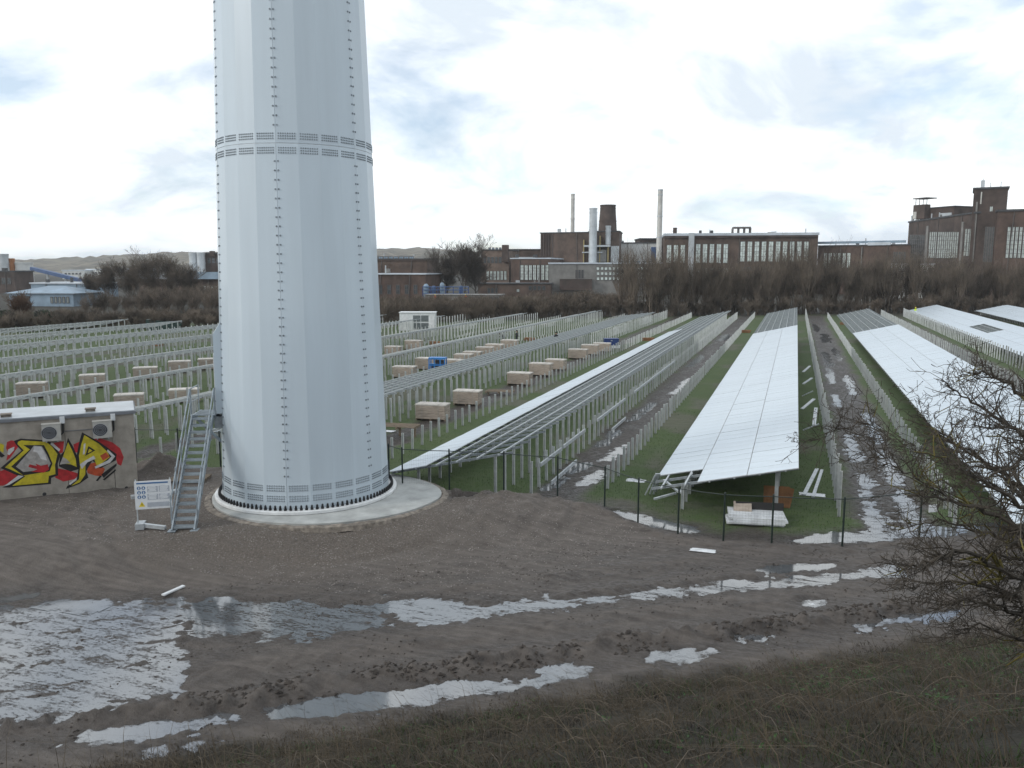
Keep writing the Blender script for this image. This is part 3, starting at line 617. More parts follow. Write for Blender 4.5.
for (px0, px1, py0, py1) in ((42, 62, 423.5, 438.5), (92.5, 112.5, 420.5, 435.5)):
    u0, z1 = wall_uv(px0, py0); u1, z0 = wall_uv(px1, py1); w = u1 - u0; hh = z1 - z0; cx = (u0 + u1) / 2; cz = (z0 + z1) / 2
    ac = MB().box((cx, -0.22, cz), (w, 0.32, hh)).box((cx, -0.22, z1 + 0.008), (w + 0.03, 0.35, 0.02)).build('air_conditioner', 'ac_white', house)
    mb = MB(); fx = cx - w * 0.12
    mb.add([(fx + 0.27 * math.cos(a), -0.386, cz + 0.25 * math.sin(a)) for a in np.linspace(0, 2 * math.pi, 20, endpoint=False)], [tuple(range(20))]); mb.build('fan_opening', 'dark_grille', ac)
    mb = MB()
    for rr in (0.08, 0.14, 0.20, 0.26): mb.tube([(fx + rr * math.cos(a), -0.40, cz + rr * 0.95 * math.sin(a)) for a in np.linspace(0, 2 * math.pi, 17)], 0.006, 4)
    mb.build('fan_guard', 'sign_grey', ac)
    MB().box((u1 + 0.06, -0.09, z1 + 0.10), (0.17, 0.17, 0.26)).build('pipe_cover', 'plastic_white', ac)
    MB().tube([(u1 + 0.07, -0.08, z1), (u1 + 0.06, -0.12, z0 + 0.25), (u1 - 0.02, -0.2, z0 + 0.18)], 0.035, 6).build('pipe', 'black_cap', ac)
    for e in (-0.3, 0.3): MB().box((cx + e * w, -0.19, z0 - 0.03), (0.04, 0.38, 0.04)).build('bracket', 'galv_dull', ac)
u0, zc = wall_uv(63, 431.2); u1, _ = wall_uv(92, 429); MB().tube([(u0, -0.02, zc), (u1, -0.02, zc)], 0.015, 5).build('conduit', 'trim_grey', house)
for (px, py) in ((44.5, 494), (126.5, 488)):
    u, z = wall_uv(px, py); MB().tube([(u, 0.0, z), (u, -0.05, z)], 0.07, 10).build('wall_vent', 'dark_grille', house)
GR = [
 ('spray_red', 1, [(0, 520), (40, 505), (150, 556), (20, 612), (0, 612)]), ('spray_red', 1, [(45, 332), (70, 322), (112, 328), (130, 345), (62, 438), (40, 452), (52, 400), (38, 372)]),
 ('spray_red', 1, [(345, 338), (410, 327), (402, 400), (385, 405), (350, 368)]), ('spray_red', 1, [(585, 316), (640, 308), (720, 335), (768, 372), (792, 430), (775, 485), (752, 474), (740, 430), (690, 378), (640, 348)]),
 ('spray_red', 1, [(365, 500), (440, 515), (505, 535), (482, 570), (405, 586), (352, 560)]), ('spray_orange', 1, [(553, 478), (612, 462), (672, 505), (650, 552), (610, 548), (560, 532)]),
 ('spray_red', 1, [(470, 348), (515, 328), (500, 402), (478, 398)]), ('spray_red', 1, [(-40, 470), (2, 500), (2, 615), (-40, 600)]),
 ('spray_black', 2, [(88, 326), (132, 311), (302, 321), (348, 350), (388, 412), (370, 470), (373, 546), (328, 562), (326, 601), (60, 624), (15, 624), (132, 556), (36, 514), (4, 500), (20, 484), (138, 388), (104, 352)]),
 ('spray_yellow', 3, [(115, 332), (137, 322), (296, 332), (334, 362), (368, 410), (352, 480), (355, 538), (313, 549), (308, 592), (78, 613), (162, 552), (62, 506), (32, 495), (152, 386), (112, 345)]),
 ('spray_black', 4, [(150, 352), (205, 352), (282, 352), (312, 410), (336, 470), (318, 520), (150, 546), (72, 490), (192, 380)]),
 ('spray_grey', 5, [(196, 384), (217, 355), (268, 360), (298, 410), (325, 470), (302, 508), (150, 524), (102, 490)]),
 ('spray_white', 6, [(222, 358), (262, 362), (290, 408), (300, 450), (262, 440), (240, 400), (212, 392)]),
 ('spray_red', 7, [(190, 474), (236, 486), (228, 470), (262, 484), (306, 474), (314, 508), (280, 528), (200, 522), (240, 506), (182, 492)]),
 ('spray_black', 2, [(435, 305), (470, 366), (497, 430), (508, 505), (450, 522), (376, 488), (384, 420), (412, 390)]),
 ('spray_yellow', 3, [(436, 334), (464, 390), (484, 440), (491, 492), (455, 476), (398, 470), (402, 430), (426, 360)]),
 ('spray_grey', 4, [(402, 428), (424, 440), (452, 468), (398, 474), (382, 478)]),
 ('spray_black', 2, [(525, 270), (640, 335), (747, 410), (742, 450), (640, 502), (610, 466), (590, 452), (552, 520), (566, 560), (505, 602), (422, 634), (430, 614), (490, 580), (503, 500), (490, 420), (508, 330)]),
 ('spray_yellow', 3, [(540, 288), (632, 343), (690, 398), (702, 430), (622, 492), (602, 440), (547, 462), (546, 540), (512, 590), (456, 613), (506, 570), (513, 490), (505, 420), (521, 345)]),
 ('spray_white', 4, [(510, 476), (545, 452), (600, 420), (612, 440), (560, 462), (524, 506)]), ('spray_black', 5, [(566, 358), (610, 386), (545, 422)]),
 ('spray_yellow', 6, [(570, 374), (592, 388), (562, 404)]), ('spray_orange', 4, [(640, 420), (678, 398), (702, 424), (660, 452)]),
 ('spray_white', 4, [(690, 380), (737, 424), (704, 466), (612, 502), (606, 490), (690, 450), (714, 425), (684, 391)]), ('spray_white', 4, [(536, 345), (548, 340), (542, 410), (530, 412)]),
 ('spray_black', 5, [(648, 540), (746, 468), (746, 484), (664, 562)]), ('spray_black', 5, [(613, 580), (640, 545), (652, 550), (626, 582)]), ('spray_black', 5, [(658, 572), (740, 505), (742, 516), (668, 578)]),
 ('spray_white', 5, [(332, 334), (386, 380), (377, 393), (322, 346)]), ('spray_white', 5, [(52, 380), (92, 362), (90, 384), (60, 416), (48, 410)]), ('spray_white', 5, [(26, 616), (118, 545), (152, 550), (60, 606)]),
 ('spray_white', 5, [(440, 600), (490, 560), (488, 575), (450, 606)]), ('spray_yellow', 3, [(-60, 340), (8, 342), (26, 352), (22, 402), (0, 388), (-60, 380)]), ('spray_black', 4, [(-60, 385), (2, 395), (32, 420), (12, 432), (0, 426), (-60, 420)]),
]
gm = {}
for (mm, lay, pts) in GR: gm.setdefault((mm, lay), MB()).add([(u, -0.0035 * lay, z) for (u, z) in [wall_uv(p[0] / 6.4, 390 + p[1] / 6.4) for p in pts]], [tuple(range(len(pts)))])
gf = None
for (mm, lay), mb in sorted(gm.items(), key=lambda q: q[0][1]):
    o = mb.build('graffiti', mm, house)

# ------------------------------------------------------------------ site safety board
sp = g(137.5, 531, YZ)[:2]; sgn = thing('safety_board', 'white site safety notice board with blue pictograms and yellow triangle, beside the stair', 'sign', (sp[0], sp[1], gz(*sp)), YAW + R(14))
for x in (0.03, 1.12): MB().tube([(x, 0.02, 0.05), (x, 0.02, 1.72)], 0.025, 6).build('post', 'galv', sgn)
bd = MB().box((0.575, 0, 1.17), (1.17, 0.025, 0.98)).build('board', 'sign_white', sgn)
def disc(mb, x, z, r, n=14): mb.add([(x + r * math.cos(a), 0, z + r * math.sin(a)) for a in np.linspace(0, 2 * math.pi, n, endpoint=False)], [tuple(range(n))])
for i in range(3):
    for j in range(2):
        mb = MB(); disc(mb, 0, 0, 0.062); o = mb.build('pictogram', 'sign_blue', sgn, (0.13 + j * 0.145, -0.016, 1.42 - i * 0.155))
        MB().box((0, -0.004, 0.022), (0.03, 0.003, 0.03)).box((0, -0.004, -0.018), (0.045, 0.003, 0.035)).build('symbol', 'sign_white', o)
mb = MB(); mb.add([(-0.1, 0, -0.08), (0.1, 0, -0.08), (0, 0, 0.1)], [(0, 1, 2)]); o = mb.build('warning_triangle', 'sign_yellow', sgn, (0.2, -0.016, 0.85)); MB().box((0, -0.004, 0.0), (0.02, 0.003, 0.07)).build('symbol', 'black_cap', o)
for i in range(2):
    for j in range(2):
        o = MB().box((0, 0, 0), (0.34, 0.006, 0.2)).build('text_panel', 'sign_grey', sgn, (0.56 + j * 0.37, -0.014, 1.37 - i * 0.27))
        mb = MB()
        for q in range(4): mb.box((random.uniform(-.03, 0), -0.005, 0.07 - q * 0.045), (random.uniform(.2, .28), 0.004, 0.03))
        mb.build('text_lines', 'sign_white', o)
MB().box((0.56, -0.014, 1.585), (1.0, 0.006, 0.05)).build('text_panel', 'sign_blue', sgn); MB().box((0.72, -0.014, 0.83), (0.7, 0.006, 0.16)).build('text_panel', 'sign_grey', sgn)
mb = MB(); mb.box((0.1, 0.05, 0.11), (0.28, 0.45, 0.20)); mb.bar((0.2, -0.05, 0.14), (0.95, -0.35, 0.08), 0.12, 0.12); mb.build('ballast_foot', 'galv', sgn)

# ------------------------------------------------------------------ wire mesh fence
fence = thing('mesh_fence', 'dark green wire mesh fence with slim posts curving between muddy yard and solar field', 'fence', (0, 0, 0))
FHT = 1.66
fpost = MB().tube([(0, 0, -0.3), (0, 0, FHT + 0.06)], 0.034, 8).tube([(0, 0, FHT + 0.06), (0, 0, FHT + 0.09)], [0.04, 0.015], 8).mesh('post', 'fence_green')
pts = [(-40, 23.2), (-37, 25.05), (-34, 26.9), (-31.2, 28.0), (-28.3, 29.2), (-26.2, 29.55), (-24.2, 29.9), (-22.7, 30.5), (-21.2, 31.1), (-19.6, 31.25), (-18, 31.35), (-15.8, 30.05), (-14.9, 29.5)] + FENCE[8:18] + [(7.2, 32.2), (10, 33.2), (13, 34.2), (15.5, 34.9)]
zb = [gz(*p) for p in pts]; S = []; W = []
for p, z in zip(pts, zb):
    link('post', fpost, fence, (p[0], p[1], z))
for i in range(len(pts) - 1):
    a = np.array([*pts[i], zb[i]]); b = np.array([*pts[i + 1], zb[i + 1]]); l = np.linalg.norm(b - a)
    MB().tube([a + [0, 0, FHT], (a + b) / 2 + [0, 0, FHT - 0.012], b + [0, 0, FHT]], 0.017, 6).build('top_rail', 'fence_green', fence)
    n = int(l / 0.10)
    for k in range(1, n):
        q = a + (b - a) * k / n; W.append([*(q + [0, 0, 0.05]), *(q + [0, 0, FHT - 0.02]), .0013, .0013])
    for k in range(9):
        W.append([*(a + [0, 0, 0.08 + k * 0.19]), *(b + [0, 0, 0.08 + k * 0.19]), .0014, .0014])
V, Fq = segs_arrays(W, 3); o = link('wire_mesh', np_mesh('wire_mesh', V, Fq, 'wire_dark'), fence); o['kind'] = 'stuff'
fp = g(930, 505, 0.75); MB().box((0, 0, 0), (0.34, 0.02, 0.26), Matrix.Rotation(YAW + 0.2, 3, 'Z')).build('notice_plate', 'sign_white', fence, (4.9, 31.15, 1.15))

# ------------------------------------------------------------------ solar field
SP = 1.15; TILT = 0.235; MODL = 1.885; MODW = 1.0
TA = math.atan(TILT); Z0 = 0.9
def far_end(x): return 166.0 if x > -14 else 166.0 + (x + 14) * 0.78
post_me = {}
def post_mesh(hh):
    k = round(hh, 2)
    if k not in post_me:
        mb = MB(); w, d, t = 0.11, 0.075, 0.012     # C-section driven post
        mb.box((0, d / 2, hh / 2 - 0.2), (w, t, hh + 0.4)).box((-w / 2 + t / 2, -t / 2, hh / 2 - 0.2), (t, d - t, hh + 0.4)).box((w / 2 - t / 2, -t / 2, hh / 2 - 0.2), (t, d - t, hh + 0.4))
        post_me[k] = mb.mesh('post', 'galv_post')
    return post_me[k]
def posts(parent, name, x, y0, y1, hh, jit=0.05, near=100.0, spots=None):
    y = y0; far = []; c = 0
    while y < y1:
        p = (x + random.uniform(-.02, .02), y, hh)
        if seen(p, 60):
            dh = random.choice((-jit, 0, 0, jit)) if jit else 0
            if y < near and c < 280: o = link(name, post_mesh(hh + dh), parent, (p[0], y, 0.04)); o.rotation_euler = (random.gauss(0, .012), random.gauss(0, .014), random.gauss(0, .04)) if jit else (0, 0, 0); c += 1
            else: far.append((p[0], y, hh + random.uniform(-jit, jit)))
        y += SP
    if far:
        mb = MB()
        for (a, b, c_) in far: mb.box((a, b, c_ / 2), (0.11, 0.075, c_))
        o = mb.build(name + 's_far', 'galv_post', parent); o['kind'] = 'stuff'
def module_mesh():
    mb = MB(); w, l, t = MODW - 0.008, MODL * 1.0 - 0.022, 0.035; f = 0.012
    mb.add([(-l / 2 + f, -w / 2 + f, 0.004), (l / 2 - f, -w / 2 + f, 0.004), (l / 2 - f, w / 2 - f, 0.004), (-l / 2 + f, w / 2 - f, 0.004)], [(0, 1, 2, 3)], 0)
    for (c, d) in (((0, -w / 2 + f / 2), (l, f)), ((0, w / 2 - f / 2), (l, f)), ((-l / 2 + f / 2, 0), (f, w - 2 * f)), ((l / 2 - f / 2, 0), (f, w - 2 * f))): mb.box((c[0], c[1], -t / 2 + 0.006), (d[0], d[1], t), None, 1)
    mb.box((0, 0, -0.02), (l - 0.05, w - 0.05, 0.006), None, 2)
    return mb.mesh('solar_module', 'module_glass_glare', 'module_frame', 'trim_grey')
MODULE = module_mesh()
def table(label, x0, y0, y1, strips, full, rails=6, rafters=True, hole=None, lowlegs=True, TILT=0.235, Z0=0.9):
    """a mounting table: legs, rafters, purlins and however many strips of modules are laid"""
    TA = math.atan(TILT); wid = 3 * MODL * math.cos(TA); x1 = x0 + wid
    def tz(x0, x): return Z0 + (x - x0) * TILT
    t = thing('solar_table', label, 'solar panels', (0, 0, 0), group='mounting tables of the solar field')
    if lowlegs: posts(t, 'leg', x0 + 1.25, y0 + 0.5, y1, tz(x0, x0 + 1.25) - 0.16, 0)
    posts(t, 'leg', x1 - 0.75, y0 + 0.5, y1, tz(x0, x1 - 0.75) - 0.16, 0)
    if rafters:
        rm = MB().bar((0, 0, 0), (wid, 0, wid * TILT), 0.05, 0.10).mesh('rafter', 'galv_dull'); y = y0 + 0.5; far = MB(); c = 0
        while y < y1:
            if seen((x0, y, 1), 150) or seen((x1, y, 1), 150):
                if y < 100 and c < 250: link('rafter', rm, t, (x0, y, Z0 - 0.13)); c += 1
                else: far.bar((x0, y, Z0 - 0.13), (x1, y, Z0 - 0.13 + wid * TILT), 0.05, 0.10)
            y += SP
        if far.v: o = far.build('rafters_far', 'galv_dull', t); o['kind'] = 'stuff'
    for k in range(rails):
        f = (k + 0.5) / rails if rails > 2 else (0.2, 0.8)[k]
        x = x0 + wid * f; MB().box((x, (y0 + y1) / 2, tz(x0, x) - 0.055), (0.055 if rails > 2 else 0.10, y1 - y0, 0.06 if rails > 2 else 0.12)).build('purlin', 'galv' if rails > 2 else 'galv_post', t)
    n = 0; rot = (0, -TA, 0)
    for s in range(3):
        if s not in strips: continue
        a, b = strips[s]; y = a + MODW / 2; xm = x0 + MODL * math.cos(TA) * (s + 0.5)
        while y < b:
            if (seen((x0, y, 1), 130) or seen((x1, y, 1), 130)) and not (hole and s in hole[0] and hole[1] < y < hole[2]):
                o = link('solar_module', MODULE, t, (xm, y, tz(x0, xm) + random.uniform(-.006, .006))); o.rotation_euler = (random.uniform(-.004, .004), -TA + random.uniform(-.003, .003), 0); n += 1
            y += MODW
    return t
def post_row(label, x, y0, y1, hh, jit=0.06):
    t = thing('post_row', label, 'posts', (0, 0, 0), group='rows of bare mounting posts'); posts(t, 'post', x, y0, y1, hh, jit, 95); return t
table('complete table of white glinting solar panels with stepped near end, right of centre', -5.1, 31.4, 166, {0: (33.6, 112.6), 1: (31.4, 112.4), 2: (31.4, 112.4)}, True)
table('half-filled table, one strip of panels along its low edge, bare rails above', -16.1, 30.4, 150, {0: (30.4, 112)}, False)
table('long panel table behind the bare shrub at the right edge, running to bare rails', 7.4, 31, 166, {0: (31, 118.2), 1: (31, 118.2), 2: (31, 118.2)}, True)
table('distant panel table at far right with a dark gap of missing panels', 21.4, 84, 186, {0: (84, 184), 1: (84, 184), 2: (84, 184)}, True, hole=((1,), 118, 130))
table('furthest right panel table cut off by the right edge of the picture', 34.6, 112, 190, {0: (112, 188), 1: (112, 188), 2: (112, 188)}, True)
table('bare rail table without panels running behind the crates right of the tower', -28.9, 33.5, 146, {}, False, TILT=0.13, Z0=1.15)
ORD = ['first', 'second', 'third', 'fourth', 'fifth', 'sixth', 'seventh', 'eighth', 'ninth']
for i, x0 in enumerate((-38.8, -48.9, -59.2, -69.4, -79.8, -90.2, -100.6)):
    table('%s empty frame row back from the graffiti house, thin pale rails on posts' % ORD[i + 1 if i else 0].replace('first', 'nearest'), x0, max(30.0, -x0 * 0.72 - 8), far_end(x0) - 4 * (i % 3), {}, False, rails=2, TILT=0.2)
post_row('row of short bare posts left of the big panel table, beside the narrow muddy track', -7.3, 33.9, 166, 1.12)
post_row('row of bare posts right of the big panel table, along the wet muddy track', 1.95, 32.9, 168, 1.75)
post_row('row of bare posts right of the wet track, left of the shrub-covered panel table', 5.95, 33, 168, 1.12)
post_row('row of bare posts close along the high side of the half-filled table', -10.2, 32.1, 160, 1.35)
post_row('row of bare posts between the right panel table and the far right panel tables', 15.4, 60, 170, 1.75)
post_row('tall bare posts right under the low edge of the far right panel table', 20.2, 80, 178, 1.7)
for x, hh, lb in ((-18.7, 1.1, 'short bare posts in front of the nearest crates beside the half-filled table'), (-22.9, 1.6, 'bare posts behind the nearest crates beside the half-filled table'),
                  (-29.9, 1.1, 'short bare posts in front of the crates along the bare rail table'), (-33.6, 1.6, 'bare posts behind the crates along the bare rail table'),
                  (-40.0, 1.1, 'short bare posts in front of the crate line level with the white kiosk'), (-43.6, 1.6, 'bare posts behind the crate line level with the white kiosk'),
                  (-50.6, 1.1, 'short bare posts in front of the crates seen above the graffiti house'), (-54.2, 1.6, 'bare posts behind the crates seen above the graffiti house'),
                  (-61.2, 1.1, 'short bare posts in the middle distance left of the tower'), (-71.6, 1.3, 'bare posts towards the hedge left of the tower'), (-82, 1.3, 'furthest bare posts before the hedge at far left')):
    post_row(lb, x, max(32.5, -x * 0.7 - 8), far_end(x) - 2, hh)
# purlins already hung on the bare posts of the nearest row
for (y0, y1, z, lb) in ((33.2, 36.6, 0.95, 'galvanised rail clipped to bare posts, nearest the fence, right of the half-filled table'), (36.9, 41.2, 0.98, 'second galvanised rail from the fence on the bare posts by the half-filled table'),
                        (44, 52, 1.0, 'third galvanised rail from the fence on the bare posts by the half-filled table'), (33.5, 37.8, 0.12, 'galvanised rail on grass nearest the fence, below the bare posts'),
                        (46, 50, 0.12, 'galvanised rail on grass further back below the bare posts'), (55, 75, 1.0, 'long far galvanised rail on the bare posts by the half-filled table')):
    o = MB().box((-10.12 if z > .5 else -9.7, (y0 + y1) / 2, z + 0.1), (0.07, y1 - y0, 0.16)).build('loose_rail', 'galv'); tag(o, lb, 'rail', 'rails at the bare posts by the half-filled table')

# ------------------------------------------------------------------ crates of modules on pallets
def crate_parts():
    w, d, hh = 2.05, 1.12, 0.98
    pal = MB()
    for k in range(5): pal.box((0, -d / 2 + 0.07 + k * (d - 0.14) / 4, 0.13), (w, 0.12, 0.025))
    for k in (-1, 0, 1): pal.box((k * (w / 2 - 0.06), 0, 0.06), (0.1, d, 0.115))
    bx = MB().box((0, 0, 0.145 + hh / 2), (w - 0.04, d - 0.04, hh))
    for k in range(5): bx.box((0, -d / 2 + 0.010, 0.145 + (k + .5) * hh / 5), (w - 0.06, 0.05, hh / 5 - 0.035))
    for e in (-1, 1): bx.box((e * (w / 2 - .09), -d / 2 - .010, 0.145 + hh / 2), (0.09, 0.03, hh - .02))
    lid = MB().box((0, 0, 0.145 + hh + 0.03), (w + 0.03, d + 0.03, 0.07)).box((0.1, 0.05, 0.145 + hh + 0.075), (w * 0.8, d * 0.8, 0.02))
    sp_ = MB()
    for x in (-0.55, 0.55):
        sp_.box((x, -d / 2 - 0.022, 0.145 + hh / 2), (0.03, 0.008, hh + 0.1)).box((x, 0, 0.145 + hh + 0.09), (0.03, d + 0.06, 0.008)).box((x, d / 2 + 0.022, 0.145 + hh / 2), (0.03, 0.008, hh + 0.1))
    lab = MB().box((0.62, -d / 2 - 0.012, 0.75), (0.3, 0.01, 0.2))
    return [('pallet', pal.mesh('pallet', 'wood')), ('carton', bx.mesh('carton', 'cardboard')), ('lid', lid.mesh('lid', 'cardboard_pale')), ('strap', sp_.mesh('strap', 'strap')), ('label_sheet', lab.mesh('label_sheet', 'sign_white'))]
CP = crate_parts()
CP = CP[:4]
def crate(x, y, label, rz=0.0, sc=1.0, lidm=True, dz=0.0):
    t = thing('module_crate', label, 'crate', (x, y, 0.03 + dz), rz, 'crates of panels on pallets')
    for n, me in CP: link(n, me, t)
    t.scale = (sc * .93, .93, random.uniform(0.84, 0.98))
    return t
lines = [('in the line beside the half-filled table', [(433, 420), (468, 405), (520, 385), (541, 376), (556, 370), (578, 359), (590, 355), (602, 352)]),
         ('in the line behind the bare rail table', [(405, 378), (427, 370), (452, 371.5), (464, 365), (473, 362), (485, 356.5), (495, 354), (510, 350)]),
         ('in the line level with the white kiosk', [(394, 356), (414, 350)]),
         ('in the back line seen above the graffiti house', [(33, 398), (93, 388), (146, 380), (180, 373), (209, 370)]),
         ('in the near line between graffiti house and stair', [(130, 410), (185, 403)])]
for nm, ps in lines:
    for i, (px, py) in enumerate(ps):
        p = g(px, py); crate(p[0], p[1], 'cardboard panel crate, %s from left %s' % (ORD[i], nm), random.uniform(-.08, .08) + (0.05 if px > 300 else 0.62), random.uniform(0.93, 1.05))
for i, (px, py, lb) in enumerate(((436, 345, 'small brown timber bundle beyond the crates level with the kiosk'), (530, 341, 'small brown timber bundle near the dark-clad workers'), (648, 341, 'brown timber stack at the far end of the half-filled table'), (745, 333, 'heap of brown boards at the far end of the big panel table'), (845, 325, 'brown boards at the far end of the wet track'), (55, 345, 'orange brown timber bundle among the far left frames'), (157, 346, 'orange brown timber bundle left of the tower among far frames'))):
    p = g(px, py); t = thing('timber_stack', lb, 'timber', (p[0], p[1], 0.03), random.uniform(-.3, .3))
    bm_ = MB().box((0, 0, 0), (1.5, 0.13, 0.09)).mesh('board', 'cardboard_brown')
    for k in range(12): link('board', bm_, t, (random.uniform(-.1, .1), (k % 4 - 1.5) * 0.2, 0.08 + (k // 4) * 0.14), random.uniform(-.08, .08))
# empty pallets with offcuts by the nearest crates
for (px, py, lb) in ((400, 437, 'flat brown empty pallet on the grass nearest the tower'), (500, 395, 'flat empty pallet with rails behind the nearest crates')):
    p = g(px, py); t = thing('empty_pallet', lb, 'pallet', (p[0], p[1], 0.55 if px < 450 else 0.2), 0.1); link('deck', CP[0][1], t); 
    bl = MB().box((0, 0, 0), (0.1, 0.12, 0.5)).mesh('support', 'wood')
    for k in (-1, 0, 1): link('support', bl, t, (k * 0.9, 0, -0.25))
p = g(190, 484, .5); t = thing('empty_pallet', 'dark brown wooden pallet lying behind the safety board', 'pallet', (p[0], p[1], gz(p[0], p[1])), 0.35)
for k in range(6): MB().box((0, -0.5 + k * 0.2, 0.16), (1.5, 0.13, 0.03)).build('deck_board', 'wood', t)
for k in (-1, 0, 1): MB().box((k * 0.66, 0, 0.07), (0.1, 1.12, 0.14)).build('bearer', 'wood', t)
p = g(158, 497, YZ); o = thing('rail_bundle', 'pale galvanised rails lying behind the safety board', 'rails', (p[0], p[1], gz(p[0], p[1])), 0.9)
rl = MB().box((0, 0, 0), (1.9, 0.07, 0.07)).mesh('rail', 'galv')
for k in range(6): link('rail', rl, o, (0, (k % 3) * 0.09, 0.05 + (k // 3) * 0.08), random.uniform(-.04, .04))

# blue site cart and blue box, white kiosk, green skip
p = g(438, 377.5); t = thing('site_cart', 'bright blue open-framed site cart with dark wheels, among the crates', 'cart', (p[0], p[1], 0.03), YAW - 0.1)
MB().box((0, 0, 0.38), (1.3, 0.8, 0.14)).build('lower_deck', 'blue_paint', t); MB().box((0, 0, 1.12), (1.3, 0.8, 0.10)).build('upper_deck', 'blue_paint', t); MB().box((-0.05, 0, 0.74), (1.1, 0.5, 0.12)).build('shelf', 'blue_paint', t)
for x in (-0.6, -0.2, 0.25, 0.6):
    for y in (-0.37, 0.37): MB().box((x, y, 0.75), (0.08, 0.06, 0.66)).build('upright', 'blue_paint', t)
MB().box((-0.2, 0.05, 0.55), (0.5, 0.4, 0.2)).box((0.15, 0, 0.9), (0.6, 0.4, 0.2)).build('load', 'dark_grille', t)
for x in (-0.45, 0.72):
    for y in (-0.4, 0.4):
        w = MB().tube([(x, y - 0.09, 0.26), (x, y + 0.09, 0.26)], 0.26, 14).build('wheel', 'rubber', t); MB().tube([(x, y - 0.1, 0.26), (x, y + 0.1, 0.26)], 0.12, 10).build('rim', 'galv_dull', w)
MB().bar((0.6, 0, 0.5), (1.25, 0, 0.75), 0.07, 0.07).build('drawbar', 'black_cap', t); t.scale = (1.15, 1.15, 1.5)
p = g(611, 348.5); t = thing('tool_box', 'navy blue tool box on pale base beside the far crates', 'box', (p[0], p[1], 0.03), YAW)
MB().box((0, 0, 0.75), (1.7, 1.0, 0.75)).build('body', 'navy_paint', t); MB().box((0, 0, 1.15), (1.78, 1.08, 0.06)).build('lid', 'navy_paint', t); MB().box((0.2, 0, 0.2), (1.7, 1.0, 0.3)).build('base', 'plastic_white', t); MB().box((0, -0.52, 0.95), (0.2, 0.05, 0.08)).build('latch', 'galv', t)
p = g(417.5, 331); t = thing('transformer_kiosk', 'white metal transformer kiosk with four dark louvred panels, before the tree belt', 'kiosk', (p[0], p[1], 0), YAW)
W_, D_, H_ = 5.4, 2.6, 2.75
MB().box((0, D_ / 2, H_ / 2), (W_, D_, H_)).build('cabin', 'white_paint', t); MB().box((0, D_ / 2, H_ + 0.05), (W_ + 0.2, D_ + 0.2, 0.10)).build('roof', 'white_paint', t)
for i in range(2):
    for j in range(2):
        q = MB().box((0, 0, 0), (1.12, 0.04, 0.95)).build('louvre_panel', 'louvre', t, (-0.1 + i * 1.25, -0.02, 0.75 + j * 1.15)); mb = MB()
        for k in range(6): mb.box((0, -0.03, -0.38 + k * 0.15), (1.05, 0.03, 0.05), Matrix.Rotation(0.5, 3, 'X'))
        mb.build('slat', 'galv_dull', q)
MB().box((-1.9, -0.015, 1.2), (0.95, 0.04, 2.1)).build('door', 'flange_white', t); MB().box((2.1, -0.015, 1.2), (0.9, 0.04, 2.1)).build('door', 'flange_white', t)
p = g(166, 330.5); t = thing('skip_container', 'dark green skip container with sloping end in front of the hedge', 'skip', (p[0], p[1], 0), YAW + 0.1)
mb = MB(); pr = [(-2.6, 0.1), (2.0, 0.1), (2.6, 1.0), (2.4, 1.15), (-2.6, 1.75)]; V = [(a, y, b) for y in (-0.9, 0.9) for a, b in pr]; mb.add(V, [(0, 1, 2, 3, 4), (9, 8, 7, 6, 5)] + [(k, 5 + k, 5 + (k + 1) % 5, (k + 1) % 5) for k in range(5)]); mb.build('body', 'dark_green', t)
for x in (-1.8, -0.6, 0.6, 1.6): MB().box((x, -0.93, 0.75), (0.1, 0.06, 1.1)).build('rib', 'dark_green', t)
MB().tube([(2.45, -0.4, 1.3), (2.45, 0.4, 1.3)], 0.14, 8).build('lifting_bar', 'galv_dull', t)

# ------------------------------------------------------------------ bits and pieces at the head of the big table
t = thing('panel_packaging', 'stack of flat white packaging sheets topped by a dark panel', 'stack', (*g(757, 524)[:2], 0.06), 0.16)
for k in range(5): MB().box((random.uniform(-.12, .12), random.uniform(-.1, .1), 0.05 + k * 0.075), (2.05 - 0.04 * (k % 3), 1.0, 0.07), Matrix.Rotation(random.uniform(-.04, .04), 3, 'Z')).build('sheet', 'plastic_white', t)
MB().box((0.12, 0.42, 0.52), (1.75, 0.06, 0.28), Matrix.Rotation(-0.25, 3, 'X')).build('dark_panel', 'spray_black', t)
t = link('cardboard_sheet', MB().box((0, 0, 0), (0.66, 0.5, 0.03), Matrix.Rotation(0.55, 3, 'X')).mesh('cardboard_sheet', 'cardboard_brown'), None, (*g(742, 521)[:2], 0.56)); t.rotation_euler.z = 0.1
t.data.materials[0] = M['cardboard']; tag(t, 'light brown cardboard sheet tilted on the white packaging stack', 'cardboard')
t = link('cardboard_sheet', MB().box((0, 0, 0.42), (1.0, 0.03, 0.84), Matrix.Rotation(0.0, 3, 'X')).box((0.35, 0.07, 0.42), (0.5, 0.03, 0.8), Matrix.Rotation(0.2, 3, 'Y')).mesh('cardboard_sheet', 'cardboard_brown'), None, (*(g(776, 513)[:2] + [0, 0.6]), 0.06)); t.rotation_euler = (-0.28, 0, 0.1)
tag(t, 'rusty brown cardboard sheet leaning behind the white packaging stack', 'cardboard')
def rail_thing(a, b, lb, w=0.11, h=0.06, m='galv'):
    o = MB().bar(a, b, w, h).build('loose_rail', m); tag(o, lb, 'rail', 'loose rails around the big table'); return o
def gp(px, py, z): return g(px, py, z)
rail_thing(gp(804, 495, .08), gp(817, 469, .1), 'pale rail lying on grass right of the big table, left one of a pair', 0.16)
rail_thing(gp(813, 497, .08), gp(822, 470, .1), 'pale rail lying on grass right of the big table, right one of a pair', 0.13)
